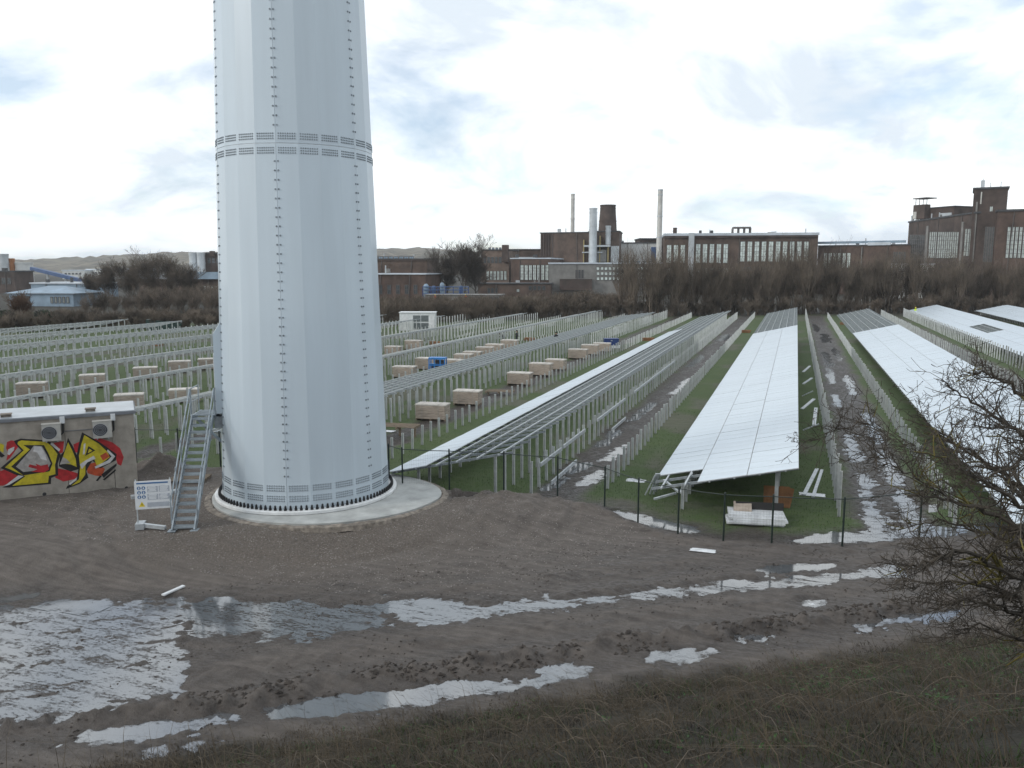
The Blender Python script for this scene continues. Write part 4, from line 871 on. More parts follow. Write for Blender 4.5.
for i, (a, b) in enumerate((((803, 430), (819, 424)), ((802, 409), (814, 399)), ((802, 396), (813, 391)), ((803, 384), (812, 378)), ((803, 372), (810, 366)), ((814, 425), (816, 408)))):
    rail_thing(gp(*a, .5), gp(*b, .9), '%s loose rail from the near end, propped between big table and bare posts' % ORD[i], 0.2, 0.05)
for i, (a, b) in enumerate((((645, 495), (655, 470)), ((650, 494), (657, 468)), ((653.5, 494), (660, 470)), ((656, 492), (662, 476)))):
    rail_thing(gp(a[0], a[1], .1), np.array([-5.15 + 0.05 * i, 33.35, 1.05]), '%s from left of the pale rails leaning on the big table corner' % ORD[i], 0.07, 0.05)
for i, (a, b) in enumerate((((664, 480, .9), (680, 493, .7)), ((680, 493, .7), (692, 473, 1.2)), ((654, 499, .45), (676, 493, .6)))):
    rail_thing(gp(*a), gp(*b), '%s pale brace at the open near corner of the big table' % ORD[i], 0.09, 0.07)
t = thing('plastic_wrap', 'crumpled white plastic wrap on grass left of the big table', 'plastic', (*g(650, 488)[:2] - np.array([0.8, -0.8]), 0.05))
def crumple(w, d, h, seed, m, name, parent=None, loc=None):
    r = random.Random(seed); n = 9; V = []; Fs = []
    for j in range(n):
        for i in range(n):
            e = min(i, j, n - 1 - i, n - 1 - j) / 4.0; V.append(((i / (n - 1) - .5) * w + r.uniform(-.04, .04) * w, (j / (n - 1) - .5) * d + r.uniform(-.04, .04) * d, h * e * r.uniform(.3, 1.1) + 0.004))
    for j in range(n - 1):
        for i in range(n - 1): Fs.append((j * n + i, j * n + i + 1, (j + 1) * n + i + 1, (j + 1) * n + i))
    return MB().add(V, Fs).build(name, m, parent, loc)
crumple(0.9, 0.6, 0.14, 3, 'plastic_white', 'sheet', t)
for (px, py, w, d, lb) in ((703, 552, 0.85, 0.34, 'scrap of white plastic sheet on mud in front of the fence'), (812, 604.5, 0.3, 0.15, 'tiny white scrap on the haul road at right'), (812, 496, 1.0, 0.5, 'white plastic sheet on grass beside the pair of rails'), (387, 432, 0.9, 0.5, 'white plastic scrap on grass close to the tower'), (205, 468, 1.6, 0.5, 'white plastic sheeting on mud behind the stair')):
    p = g(px, py, .45 if px < 300 else 0); o = crumple(w, d, 0.07, int(px), 'plastic_white', 'plastic_scrap', None, (p[0], p[1], gz(p[0], p[1]) + 0.01)); tag(o, lb, 'plastic')
a = g(163, 598); b = g(184, 589); o = MB().bar((*a[:2], 0.09), (*b[:2], 0.10), 0.12, 0.04).build('white_plank', 'plastic_white'); tag(o, 'pale plank lying on the wet mud left of centre', 'plank')

# ------------------------------------------------------------------ people
def person(label, px, py, top, legs, pose='stand', sc=1.0, face=0.0, name='person'):
    J = {'pel': (0, 0, .95), 'chest': (0, -.02, 1.28), 'neck': (0, -.02, 1.46), 'head': (0, -.04, 1.62), 'crown': (0, -.03, 1.74)}
    if pose == 'bend': J.update(chest=(0, -.28, 1.18), neck=(0, -.42, 1.30), head=(0, -.54, 1.38), crown=(0, -.62, 1.44))
    for s, k in ((-1, 'l'), (1, 'r')):
        c = J['chest']; J['sh' + k] = (s * .19, c[1], c[2] + .12); J['el' + k] = (s * .25, c[1] - .06, c[2] - .16); J['ha' + k] = (s * .20, c[1] - .28, c[2] - .28)
        J['hip' + k] = (s * .1, 0, .9); J['kn' + k] = (s * .11, -.05 * (1 if s > 0 else -.6), .49); J['an' + k] = (s * .12, .05 * (1 if s > 0 else -1.2), .07); J['to' + k] = (s * .13, J['an' + k][1] - .17, .04)
    rad = {'pel': .15, 'chest': .17, 'neck': .06, 'head': .10, 'crown': .07}
    for k in 'lr': rad.update({'sh' + k: .075, 'el' + k: .05, 'ha' + k: .035, 'hip' + k: .095, 'kn' + k: .062, 'an' + k: .045, 'to' + k: .04})
    E_ = [('pel', 'chest'), ('chest', 'neck'), ('neck', 'head'), ('head', 'crown')] + [(a + k if a not in ('chest', 'pel') else a, b + k) for k in 'lr' for a, b in (('chest', 'sh'), ('sh', 'el'), ('el', 'ha'), ('pel', 'hip'), ('hip', 'kn'), ('kn', 'an'), ('an', 'to'))]
    ks = list(J); me = bpy.data.meshes.new('body'); me.from_pydata([J[k] for k in ks], [(ks.index(a), ks.index(b)) for a, b in E_], [])
    o = bpy.data.objects.new('tmp_body', me); COL.objects.link(o); md = o.modifiers.new('s', 'SKIN'); o.modifiers.new('u', 'SUBSURF').levels = 1
    for i, k in enumerate(ks): me.skin_vertices[0].data[i].radius = (rad[k], rad[k] * .85)
    me.skin_vertices[0].data[0].use_root = True
    dg = bpy.context.evaluated_depsgraph_get(); bm_ = bpy.data.meshes.new_from_object(o.evaluated_get(dg)); bpy.data.objects.remove(o)
    bm_.materials.clear()
    for m_ in (top, legs, 'skin', 'cloth_dark'): bm_.materials.append(M[m_])
    hz = J['neck'][2]
    for f in bm_.polygons:
        c = f.center; f.use_smooth = True
        f.material_index = 3 if c.z < .1 else 1 if c.z < .93 else (2 if (c.z > hz + .05 and (pose != 'bend' or c.y < -.44)) else 0)
    p = g(px, py); t = thing(name, label, 'person', (p[0], p[1], 0.05), face); t.scale = (sc,) * 3
    link('body', bm_, t); c = Vector(J['crown'])
    hm = MB().lathe([(0.125, -0.06), (0.125, 0.0), (0.10, 0.07), (0.05, 0.105), (0.001, 0.115)], 12); link('hard_hat', hm.mesh('hard_hat', 'sign_yellow' if 'vest' in top else 'cloth_dark'), t, c - Vector((0, 0, .02)))
person('worker in dark clothes standing by the bare rail table right of the tower', 556, 347, 'cloth_dark', 'trousers', 'stand', 1.0, 0.6)
person('worker in dark clothes bending over behind the far crates, left of two', 503.5, 345, 'cloth_dark', 'trousers', 'bend', 1.0, -0.9)
person('worker in dark clothes behind the far crates, right of two', 516.5, 345, 'cloth_dark', 'trousers', 'stand', 1.0, 1.5)
person('worker in bright yellow jacket at the far end of the right-hand tables', 915, 316.5, 'vest_yellow', 'trousers', 'stand', 1.0, 0.4)

# ------------------------------------------------------------------ factory and town
FH = np.array([FW[0], FW[1]]); FH /= np.linalg.norm(FH)
class Block:
    """a building whose long face runs between two picture columns at two depths; parts are placed on that face"""
    def __init__(s, name, label, ax, aw, bx, bw, ytop, dep=18, wall='brick', roof='roof_dark', cat='building', zb=0.0, parapet=0.5, overhang=0.3):
        A = at(ax, (HY + ytop) / 2, aw); B = at(bx, (HY + ytop) / 2, bw); s.A = A[:2]; s.L = np.linalg.norm(B[:2] - A[:2]); s.d = (B[:2] - A[:2]) / s.L; s.n = np.array([s.d[1], -s.d[0]])
        s.h = at(ax, ytop, aw)[2]; s.t = thing(name, label, cat, (A[0], A[1], 0), math.atan2(s.d[1], s.d[0])); s.dep = dep
        MB().box((s.L / 2, dep / 2, (s.h + zb) / 2), (s.L, dep, s.h - zb)).build('wall', wall, s.t)
        s.roof = MB().box((s.L / 2, dep / 2, s.h + parapet / 2), (s.L + 2 * overhang, dep + 2 * overhang, parapet)).build('roof', roof, s.t)
    def uv(s, px, py):
        d = ray(px, py); t = (s.A - CAM[:2]) @ s.n / (d[:2] @ s.n); p = CAM + d * t; return (p[:2] - s.A) @ s.d, p[2]
    def rect(s, name, x0, x1, y0, y1, m, out=0.15, parent=None):
        z1 = s.uv((x0 + x1) / 2, y0)[1]; z0 = s.uv((x0 + x1) / 2, y1)[1]; u0 = s.uv(x0, (y0 + y1) / 2)[0]; u1 = s.uv(x1, (y0 + y1) / 2)[0]; return MB().box(((u0 + u1) / 2, -out / 2 + 0.02, (z0 + z1) / 2), (abs(u1 - u0), out + 0.04, z1 - z0)).build(name, m, parent or s.t)
    def window(s, x0, x1, y0, y1, pane='pane_pale', nv=1, nh=3):
        z1 = s.uv((x0 + x1) / 2, y0)[1]; z0 = s.uv((x0 + x1) / 2, y1)[1]; u0 = s.uv(x0, (y0 + y1) / 2)[0]; u1 = s.uv(x1, (y0 + y1) / 2)[0]; c = (u0 + u1) / 2; w = u1 - u0; hh = z1 - z0; cz = (z0 + z1) / 2; f = 0.12
        mb = MB().box((c, -0.01, cz), (w, 0.1, hh), None, 0)
        for e in (-1, 1): mb.box((c + e * w / 2, -0.06, cz), (f, 0.2, hh + f), None, 1); mb.box((c, -0.06, cz + e * hh / 2), (w - f, 0.19, f), None, 1)
        for k in range(1, nv + 1): mb.box((u0 + w * k / (nv + 1), -0.055, cz), (0.09, 0.13, hh - f), None, 1)
        for k in range(1, nh + 1): mb.box((c, -0.05, z0 + hh * k / (nh + 1)), (w - f, 0.11, 0.09), None, 1)
        return mb.build('window', (pane, 'mullion'), s.t)
    def windows(s, x0, x1, n, y0, y1, gap=0.35, **k):
        st = (x1 - x0) / n
        for i in range(n): s.window(x0 + st * (i + gap / 2), x0 + st * (i + 1 - gap / 2), y0, y1, **k)
def stack(name, label, px, w, ybase, ytop, r0, r1, m, cat='chimney', band=None, n=20, zb=0.0):
    p = at(px, (HY + ytop) / 2, w); z1 = at(px, ytop, w)[2]; z0 = zb; t = thing(name, label, cat, (p[0], p[1], 0))
    MB().lathe([(r0, z0), (r1, z1), (r1 * 0.8, z1), (r1 * 0.8, z1 - 1.0), (0.01, z1 - 1.0)], n).build('shaft', m, t)
    for k in range(3):
        z = z0 + (z1 - z0) * (0.55 + 0.2 * k); r = r0 + (r1 - r0) * (z - z0) / (z1 - z0); MB().lathe([(r + 0.02, z - 0.2), (r + 0.1, z - 0.2), (r + 0.1, z + 0.2), (r + 0.02, z + 0.2)], n).build('band', band or m, t)
    MB().lathe([(r1, z1 - 0.5), (r1 * 1.06 + .03, z1 - 0.45), (r1 * 1.06 + .03, z1 + 0.05), (r1 * 0.8, z1 + 0.05)], n).build('rim', band or m, t)
    return t
def clutter(b, n, seed):
    """vents, hatches and pipes on a flat roof, gutters and downpipes down the face"""
    r = random.Random(seed); z = b.h + .5
    for k in range(n):
        u = r.uniform(.05, .95) * b.L; w = r.uniform(.5, 1.8); hh = r.uniform(.5, 1.6)
        if r.random() < .6: MB().box((u, r.uniform(1.5, 5), z + hh / 2), (w, r.uniform(.6, 1.6), hh)).build('roof_vent', r.choice(('steel_pale', 'roof_dark', 'render_grey')), b.t)
        else: MB().tube([(u, 2, z - .2), (u, 2, z + hh * 1.4)], .18, 8).build('roof_pipe', 'steel_pale', b.t)
    for k in range(max(2, n // 2)): MB().tube([((k + .5) / max(2, n // 2) * b.L + r.uniform(-1, 1), -.16, 0.2), ((k + .5) / max(2, n // 2) * b.L + r.uniform(-.2, .2), -.16, b.h)], .10, 6).build('downpipe', 'mullion', b.t)
_init = Block.__init__
def _wrap(s, *a, **k):
    _init(s, *a, **k)
    if s.L > 14 and a[0] not in ('town_shed', 'loading_ramp', 'gable_hall', 'roof_house'): clutter(s, int(min(9, s.L / 7)), int(s.L * 10))
Block.__init__ = _wrap
# main hall with tall bright windows
b = Block('factory_hall', 'long brown brick hall with tall bright windows, right of the white chimney', 664, 300, 817.5, 292, 236, 40, 'brick_brown', 'roof_light', parapet=0.9)
b.windows(665.5, 686, 3, 245, 263); b.windows(694.5, 729, 5, 244, 263); b.windows(739, 809.5, 10, 241.5, 261.5)
b.windows(665.5, 686, 3, 268.5, 273, nh=1); b.windows(694.5, 729, 5, 268, 272.5, nh=1); b.windows(739, 809.5, 10, 267, 270.5, pane='pane_dark', nh=1); b.windows(694.5, 729, 5, 276, 280, nh=1); b.windows(665.5, 686, 3, 276.5, 281, nh=1); b.windows(739, 809.5, 10, 275, 280, pane='pane_dark', nh=1)
b.rect('stair_shaft', 688, 693.5, 233, 285, 'steel_pale', 1.2); b.rect('cornice', 664, 817, 236, 237.6, 'brick_dark', 0.6)
u0, z0 = b.uv(735, 230); u1, _ = b.uv(753, 230); zt = b.h + 0.9
mb = MB().box(((u0 + u1) / 2, 8, zt + 2.2), (u1 - u0, 5, 0.5))
for k in range(4): mb.box((u0 + (u1 - u0) * k / 3, 8, zt + 1.0), (0.4, 4, 2.0))
mb.build('roof_plant', 'mullion', b.t)
stack('white_chimney', 'tall slim white square-looking chimney in front of the factory hall', 659.5, 288, 265, 190, 1.05, 0.85, 'chimney_white', 'chimney', 'steel_pale', 4 * 3)
stack('vent_pipe', 'small dark vent pipe on the factory roof right of the white chimney', 674.5, 304, 236, 228, 0.9, 0.7, 'brick_dark', 'vent')
b = Block('white_hall', 'windowless white hall between grey stack and white chimney', 618, 318, 657, 316, 243.5, 30, 'plaster_white', 'roof_dark', parapet=0.4); b.rect('door', 651, 656, 247, 262, 'conveyor_blue', 0.2); b.rect('plinth', 618, 650, 261, 263, 'roof_blue', 0.4)
b = Block('dark_block', 'low dark flat block joining white hall and factory hall', 640, 325, 664, 325, 239.5, 14, 'brick_dark', 'roof_dark'); b.windows(646, 662, 4, 242, 243.5, pane='pane_dark', nh=0)
# boiler house
b = Block('boiler_house', 'tall windowless brown brick boiler house left of the cooling stack', 540.5, 310, 589, 304, 233.5, 26, 'brick_brown', 'roof_dark', parapet=0.35)
for k in range(4): b.rect('pilaster', 541 + k * 2.5, 542 + k * 2.5, 234, 264, 'brick_dark', 0.5)
b = Block('boiler_annex', 'brown brick annex beneath the dark cooling stack', 589, 306, 619, 304, 232, 20, 'brick_brown', 'roof_dark', parapet=0.35)
b.rect('steel_platform', 585, 611, 245.5, 247, 'steel_pale', 5); b.rect('steel_platform', 583, 603, 252, 253, 'steel_pale', 4); b.rect('tank', 592, 607, 250, 262, 'render_grey', 3); b.rect('silver_panel', 611, 619, 246, 262, 'steel_pale', 0.6)
for x in (584, 590, 600, 608): b.rect('column', x, x + 0.9, 240 if x < 592 else 236, 265, 'pipe_yellow', 3.2)
stack('silver_stack', 'silver steel stack left of the dark cooling stack', 593, 300, 262, 208.5, 1.6, 1.4, 'steel_pale', 'stack')
stack('cooling_stack', 'broad dark brown tapered cooling stack above the boiler annex', 607.5, 318, 235, 205.5, 4.6, 2.9, 'brick_dark', 'stack', zb=9)
stack('small_tank', 'small pale tank on legs before the dark cooling stack', 608, 302, 240, 226, 1.0, 0.9, 'steel_pale', 'tank', zb=18)
stack('thin_chimney', 'very thin pale chimney above the boiler house', 572.5, 325, 235, 194.5, 0.85, 0.75, 'chimney_white', 'chimney')
# low grey hall in front
b = Block('grey_hall', 'low grey hall with rows of small windows behind the tree belt', 549, 280, 662, 276, 264, 30, 'render_grey', 'roof_light', parapet=0.5)
for y in (267, 272, 277): b.windows(596, 660, 16, y, y + 3, gap=0.25, nh=0, nv=0)
b.windows(575, 584, 3, 270, 278, pane='pane_dark'); b.rect('dock', 560, 592, 279, 290, 'brick_dark', 2.0); b.windows(582, 591, 3, 288, 295, nh=1)
b = Block('brick_workshop', 'brick workshop with gridded white windows left of the grey hall', 511, 292, 550, 288, 259, 20, 'brick', 'roof_light', parapet=0.4); b.windows(520, 549, 7, 265, 280, gap=0.25, nh=4)
b = Block('brick_offices', 'pale brick office block with a stubby tower left of the boiler house', 481, 300, 509, 298, 250.5, 18, 'brick_pale', 'roof_dark', parapet=0.4); b.windows(486, 507, 6, 271, 280, gap=0.3, nh=2); b.rect('tower', 503, 509, 245, 262, 'brick_dark', 2.0); b.windows(488, 502, 4, 247.6, 250, pane='roof_blue', nh=0); b.windows(483, 502, 5, 257, 263, pane='pane_dark', nh=1)
b = Block('long_shed', 'long low dark shed roofline behind the offices', 509, 330, 541, 330, 250, 14, 'brick_brown', 'roof_dark', parapet=0.4); b.rect('skylight', 515, 535, 257, 258.5, 'roof_light', 0.3)
b = Block('low_workshops', 'low dark brick workshops before the office block', 478, 270, 551, 268, 284, 12, 'brick_brown', 'roof_dark', parapet=0.3); b.windows(487, 498, 3, 288, 293, pane='pane_dark', nh=0); b.windows(516, 520, 1, 289, 292, nh=0); b.windows(528, 546, 4, 286, 290, pane='pane_dark', nh=0)
# left-hand brick shed right of the tower
b = Block('brick_shed', 'dark brick shed with pale roof strip and skylights just right of the tower', 366, 225, 425.5, 222, 274.5, 16, 'brick', 'roof_light', parapet=0.3); b.windows(376, 420, 5, 285, 294, pane='pane_dark', gap=0.6, nh=1)
b = Block('brick_upper_shed', 'upper brick storey with blue-grey rooflights behind the brick shed', 366, 246, 427, 243, 259.5, 14, 'brick_brown', 'roof_dark', parapet=0.3); b.windows(373, 414, 8, 256.4, 259.2, pane='roof_blue', gap=0.15, nh=0); b.rect('parapet_band', 366, 427, 259.6, 260.6, 'brick_dark', 0.4)
# blue plant
t = thing('blue_plant', 'blue process plant of tanks and pipes beside the brick shed', 'machine', (*at(438, HY, 215)[:2], 0), YAW)
for i, (x, h_, r) in enumerate(((-3.2, 4.9, 0.7), (-1.2, 4.4, 0.6), (1.0, 5.2, 0.6), (6.0, 4.4, 0.6))): MB().lathe([(r, 0), (r, h_), (0.3, h_ + 0.5), (0.01, h_ + .5)], 12, (x, 0)).build('tank', 'conveyor_blue' if i % 2 else 'roof_blue', t)
for z in (2.8, 3.8, 4.6): MB().tube([(-4, -0.9, z), (8, -0.9, z)], 0.13, 6).build('pipe', 'conveyor_blue', t)
for x in (-4, -2, 0, 2, 4, 6, 8): MB().box((x, -0.9, 2.3), (0.2, 0.2, 4.6)).build('frame_post', 'navy_paint', t)
for px, lb in ((435, 'worker in orange beside the blue plant, left of two'), (465.5, 'worker in orange beside the blue plant, right of two')):
    person(lb, px, 300, 'vest_orange', 'vest_orange', 'stand', 1.0, 0.3); o = [q for q in bpy.data.objects if q.get('label') == lb][0]; p = at(px, 297, 205); o.location = (p[0], p[1], 0.9); o.scale = (1.15, 1.15, 1.15)
b = Block('loading_ramp', 'low concrete loading ramp below the orange workers', 425, 208, 500, 206, 295.2, 8, 'render_grey', 'render_grey', 'ramp', parapet=0.15); b.rect('opening', 464, 498, 297, 300, 'roof_dark', 0.1)
# right-hand complex
b = Block('link_hall', 'long low brick hall with blue roof between the two large factories', 817.5, 300, 912, 282, 246.5, 18, 'brick', 'roof_dark', parapet=0.4); b.windows(823, 851, 6, 253, 268, gap=0.3); b.windows(893, 906, 5, 252, 263, pane='pane_dark', gap=0.3); b.rect('roof_light', 868, 891, 242.2, 245.3, 'roof_light', 0.6); b.rect('blue_fascia', 818, 906, 241, 243.4, 'roof_blue', 0.5); b.rect('pilaster', 861, 862, 247, 272, 'render_grey', .5)
b = Block('sheds_white', 'low white sheds behind the tree belt in front of the link hall', 893, 262, 934, 258, 264.5, 10, 'plaster_white', 'roof_light', parapet=0.3); b.rect('door', 905, 911, 271, 280, 'roof_blue', 0.2); b.rect('door', 920, 926, 272, 280, 'render_grey', 0.2)
b = Block('machine_hall', 'tall dark brick machine hall with wide gridded windows at right', 907.5, 285, 973, 236, 223, 40, 'brick_dark', 'roof_dark', parapet=0.5)
b.windows(909, 924.5, 8, 235, 263, gap=0.2, pane='pane_dark', nh=5); b.windows(929, 958.5, 14, 232, 258, gap=0.22, pane='pane_pale', nh=5); b.windows(964.5, 972, 3, 229, 256, gap=0.25, pane='pane_pale', nh=5)
for x in (925.5, 960.5): b.rect('light_shaft', x, x + 2.2, 226 if x < 930 else 222, 266, 'render_grey', 0.2)
b = Block('roof_house', 'small brick roof house with railed terrace on the machine hall', 918.5, 280, 952, 268, 209.5, 10, 'brick_dark', 'roof_dark', parapet=0.3, zb=14); b.rect('block', 918.5, 930, 205, 219, 'brick_dark', 2.5); b.rect('panel', 940, 952, 213, 217, 'steel_pale', 0.3); b.rect('panel', 919, 922, 212, 219, 'chimney_white', 2.7)
u0, _ = b.uv(919, 205); u1, _ = b.uv(930, 205); zt = b.uv(919, 199)[1]; mb = MB().box(((u0 + u1) / 2, 0, zt), (u1 - u0 + 1, 5, 0.3))
for k in range(4): mb.box((u0 + (u1 - u0) * k / 3, -1.5, zt - 1.2), (0.15, 0.15, 2.4)); 
mb.build('terrace_canopy', 'mullion', b.t)
for px in (911, 916): stack('roof_pipe', '%s thin pipe on the corner of the machine hall roof' % ('left' if px < 914 else 'right'), px, 284, 222, 216 if px < 914 else 214, 0.5, 0.45, 'steel_pale', 'vent', zb=20)
b = Block('brick_tower', 'tall square brick tower with antennas on the right-hand factory', 971, 236, 1005, 232, 190, 14, 'brick_dark', 'roof_dark', 'tower', parapet=0.5)
b.rect('light_shaft', 973.8, 975.6, 202, 262, 'render_grey', 0.25); b.rect('light_strip', 980.5, 981.8, 192, 204, 'chimney_white', 0.2); b.windows(989, 993.5, 1, 206.5, 211.5, nh=0); b.windows(984, 993.5, 4, 227, 262, gap=0.25, pane='pane_dark', nh=6)
for (px, yt, w) in ((982.5, 178, 1.0), (990.5, 182, 0.25), (1001, 181, 0.25)):
    u, z0 = b.uv(px, 190); _, z1 = b.uv(px, yt); mb = MB().box((u, 4, (z0 + z1) / 2), (0.18, 0.18, z1 - z0 + 0.5))
    if w > .5: mb.box((u, 4, z1 - 1.6), (w, 0.5, 2.6))
    mb.build('antenna', 'steel_pale', b.t)
b = Block('right_hall', 'brown brick hall with bright gridded windows at the right edge', 996, 230, 1060, 224, 212, 30, 'brick', 'roof_dark', parapet=0.6); b.windows(1006, 1030, 6, 227, 258, gap=0.28, nh=6)
# left background: silos, conveyor, blue-roofed halls, brick works
stack('grey_silo', 'grey silo with small mast at the far left edge', 3.5, 330, 290, 254, 2.0, 1.9, 'steel_pale', 'silo'); stack('orange_silo', 'narrow orange-brown silo beside the grey silo at far left', 11.2, 332, 290, 258.5, 1.3, 1.3, 'silo_orange', 'silo')
stack('white_silo', 'broad white silo at far left below the blue conveyor', 23.5, 335, 290, 262.5, 3.4, 3.4, 'plaster_white', 'silo')
t = thing('blue_conveyor', 'blue inclined conveyor bridge sloping down from the white silo', 'conveyor'); a = at(32, 268.5, 330); c_ = at(84, 281, 322); MB().bar(a, c_, 2.0, 1.3).build('bridge', 'conveyor_blue', t)
for f in (0.3, 0.65, 0.95):
    q = a + (c_ - a) * f; MB().box((q[0], q[1], q[2] / 2 - 0.4), (0.6, 0.6, q[2] - 0.2)).build('trestle', 'steel_pale', t)
b = Block('blue_hall', 'pale grey hall with blue-grey roof under the conveyor at far left', 30, 262, 92, 260, 284, 14, 'roof_blue', 'roof_light', parapet=0.5); b.windows(52, 68, 4, 296, 303, nh=0)
b = Block('gable_hall', 'low hall with shallow pale pitched roof at far left', 8, 204, 72, 202, 294, 12, 'roof_blue', 'roof_light', parapet=0.2)
u0 = 0; V = [(-1, -0.6, b.h + .2), (b.L + 1, -0.6, b.h + .2), (b.L + 1, 12.6, b.h + .2), (-1, 12.6, b.h + .2), (b.L / 2 - 2, 6, b.h + 1.9), (b.L / 2 + 2, 6, b.h + 1.9)]
MB().add(V, [(0, 1, 5, 4), (1, 2, 5), (2, 3, 4, 5), (3, 0, 4)]).build('pitched_roof', 'roof_blue', b.t); b.windows(50, 70, 5, 297, 303, pane='pane_pale', gap=.5, nh=0); b.rect('door', 14, 30, 296, 304, 'roof_dark', 0.2)
b = Block('dark_sheds', 'dark low sheds below the silos at the far left edge', -20, 310, 14, 308, 272, 10, 'brick_dark', 'roof_dark'); b.windows(-10, 12, 4, 278, 284, pane='pane_dark', nh=0)
for i, (px, lb) in enumerate(((193.5, 'left'), (201, 'right'))): stack('steel_silo', '%s one of two pale steel silos just left of the tower' % lb, px, 300, 290, 252.5, 1.5, 1.5, 'steel_pale', 'silo')
b = Block('dark_plant', 'dark block next to the two steel silos left of the tower', 205, 302, 222, 302, 254, 8, 'brick_dark', 'roof_dark'); b.rect('step', 211, 215, 251, 256, 'brick_dark', 1.5); b.windows(207, 220, 3, 258, 263, pane='pane_dark', nh=1)
b = Block('brick_works', 'reddish brick works with pale roof strip behind the trees left of the tower', 138, 280, 232, 276, 279, 20, 'brick', 'roof_light', parapet=0.5); b.windows(203, 218, 4, 286, 291, gap=.5, nh=0); b.rect('pale_storey', 186, 232, 272, 279, 'roof_blue', 2); b.windows(145, 185, 8, 297, 301, gap=.4, nh=0)
for i, (x0, x1, y, lb) in enumerate(((62, 84, 271, 'leftmost of the white town sheds under the far hill'), (86, 106, 270, 'long white town shed in the middle under the far hill'), (104, 132, 269.5, 'white town shed nearest the bare trees under the far hill'))):
    b = Block('town_shed', lb, x0, 700 + 20 * i, x1, 700, y, 20, 'plaster_white', 'roof_light', parapet=1.0); b.windows(x0 + 2, x1 - 2, 5, y + 2, y + 3.5, gap=.4, pane='pane_dark', nh=0)

# ------------------------------------------------------------------ far hills
def ridge(name, w, prof, dep, m):
    n = 260; rows = 7; xs = np.linspace(prof[0][0], prof[-1][0], n); ys = np.interp(xs, [p[0] for p in prof], [p[1] for p in prof]); V = []
    for j in range(rows):
        f = j / (rows - 1); k = math.sin(f * math.pi / 2)
        for i in range(n):
            p = at(xs[i], HY, w + dep * (f - 1)); z = at(xs[i], ys[i], w)[2]; V.append((p[0], p[1], -2 + (z + 2) * k + (random.uniform(-1, 1) * 3.0 if j > 1 else 0)))
    Fs = [(j * n + i, j * n + i + 1, (j + 1) * n + i + 1, (j + 1) * n + i) for j in range(rows - 1) for i in range(n - 1)]
    tag(link(name, np_mesh(name, V, Fs, m, True)), kind='structure')
ridge('hill', 1900, [(-500, 258), (-120, 261), (10, 261), (60, 258.5), (120, 255.5), (165, 253), (230, 251.5), (300, 252), (380, 250), (420, 248), (445, 250), (520, 255), (640, 262), (800, 266), (1200, 266)], 700, 'hill_wood')

# ------------------------------------------------------------------ bare trees and brush
def rv(r, d, spread):
    v = np.array(d) + np.array([r.gauss(0, 1), r.gauss(0, 1), r.gauss(0, 1)]) * spread; return v / np.linalg.norm(v)
def grow(S, r, p, d, l, rad, lev, maxlev, kids, up, spread=0.16, segs=3, taper=0.62, rmin=0.006):
    pts = [np.array(p, float)]; rr = [rad]
    for i in range(segs):
        d = rv(r, np.array(d) + np.array([0, 0, up]), spread); q = pts[-1] + d * l / segs; r1 = max(rad * (1 - (1 - taper) * (i + 1) / segs), rmin)
        S.append([*pts[-1], *q, rr[-1], r1]); pts.append(q); rr.append(r1)
    if lev >= maxlev: return
    for k in range(kids[lev]):
        f = 0.25 + 0.75 * (k + r.random()) / kids[lev]; i = min(int(f * segs), segs - 1); q = pts[i] + (pts[i + 1] - pts[i]) * (f * segs - i)
        side = rv(r, np.array([r.gauss(0, 1), r.gauss(0, 1), 0.25]), 0.1); nd = side * 0.85 + np.array(d) * 0.75
        grow(S, r, q, nd / np.linalg.norm(nd), l * r.uniform(0.42, 0.66), rr[i] * 0.55, lev + 1, maxlev, kids, up * 0.9, spread * 1.15, max(2, segs - 1), 0.5, rmin)
def tree_segs(seed, hgt, rad, kids=(9, 5, 4), up=0.10, stems=1, spread=0.10, rmin=0.012, lean=0.25):
    r = random.Random(seed); S = []
    for s in range(stems):
        d = rv(r, (0, 0, 1), 0.04 if stems == 1 else lean); p = (r.gauss(0, .25) * (stems > 1), r.gauss(0, .25) * (stems > 1), -0.1)
        grow(S, r, p, d, hgt * r.uniform(.8, 1.0) * 0.72, rad * (1 if stems == 1 else r.uniform(.6, 1)), 0, len(kids), kids, up, spread, 5, 0.35, rmin)
    return np.array(S)
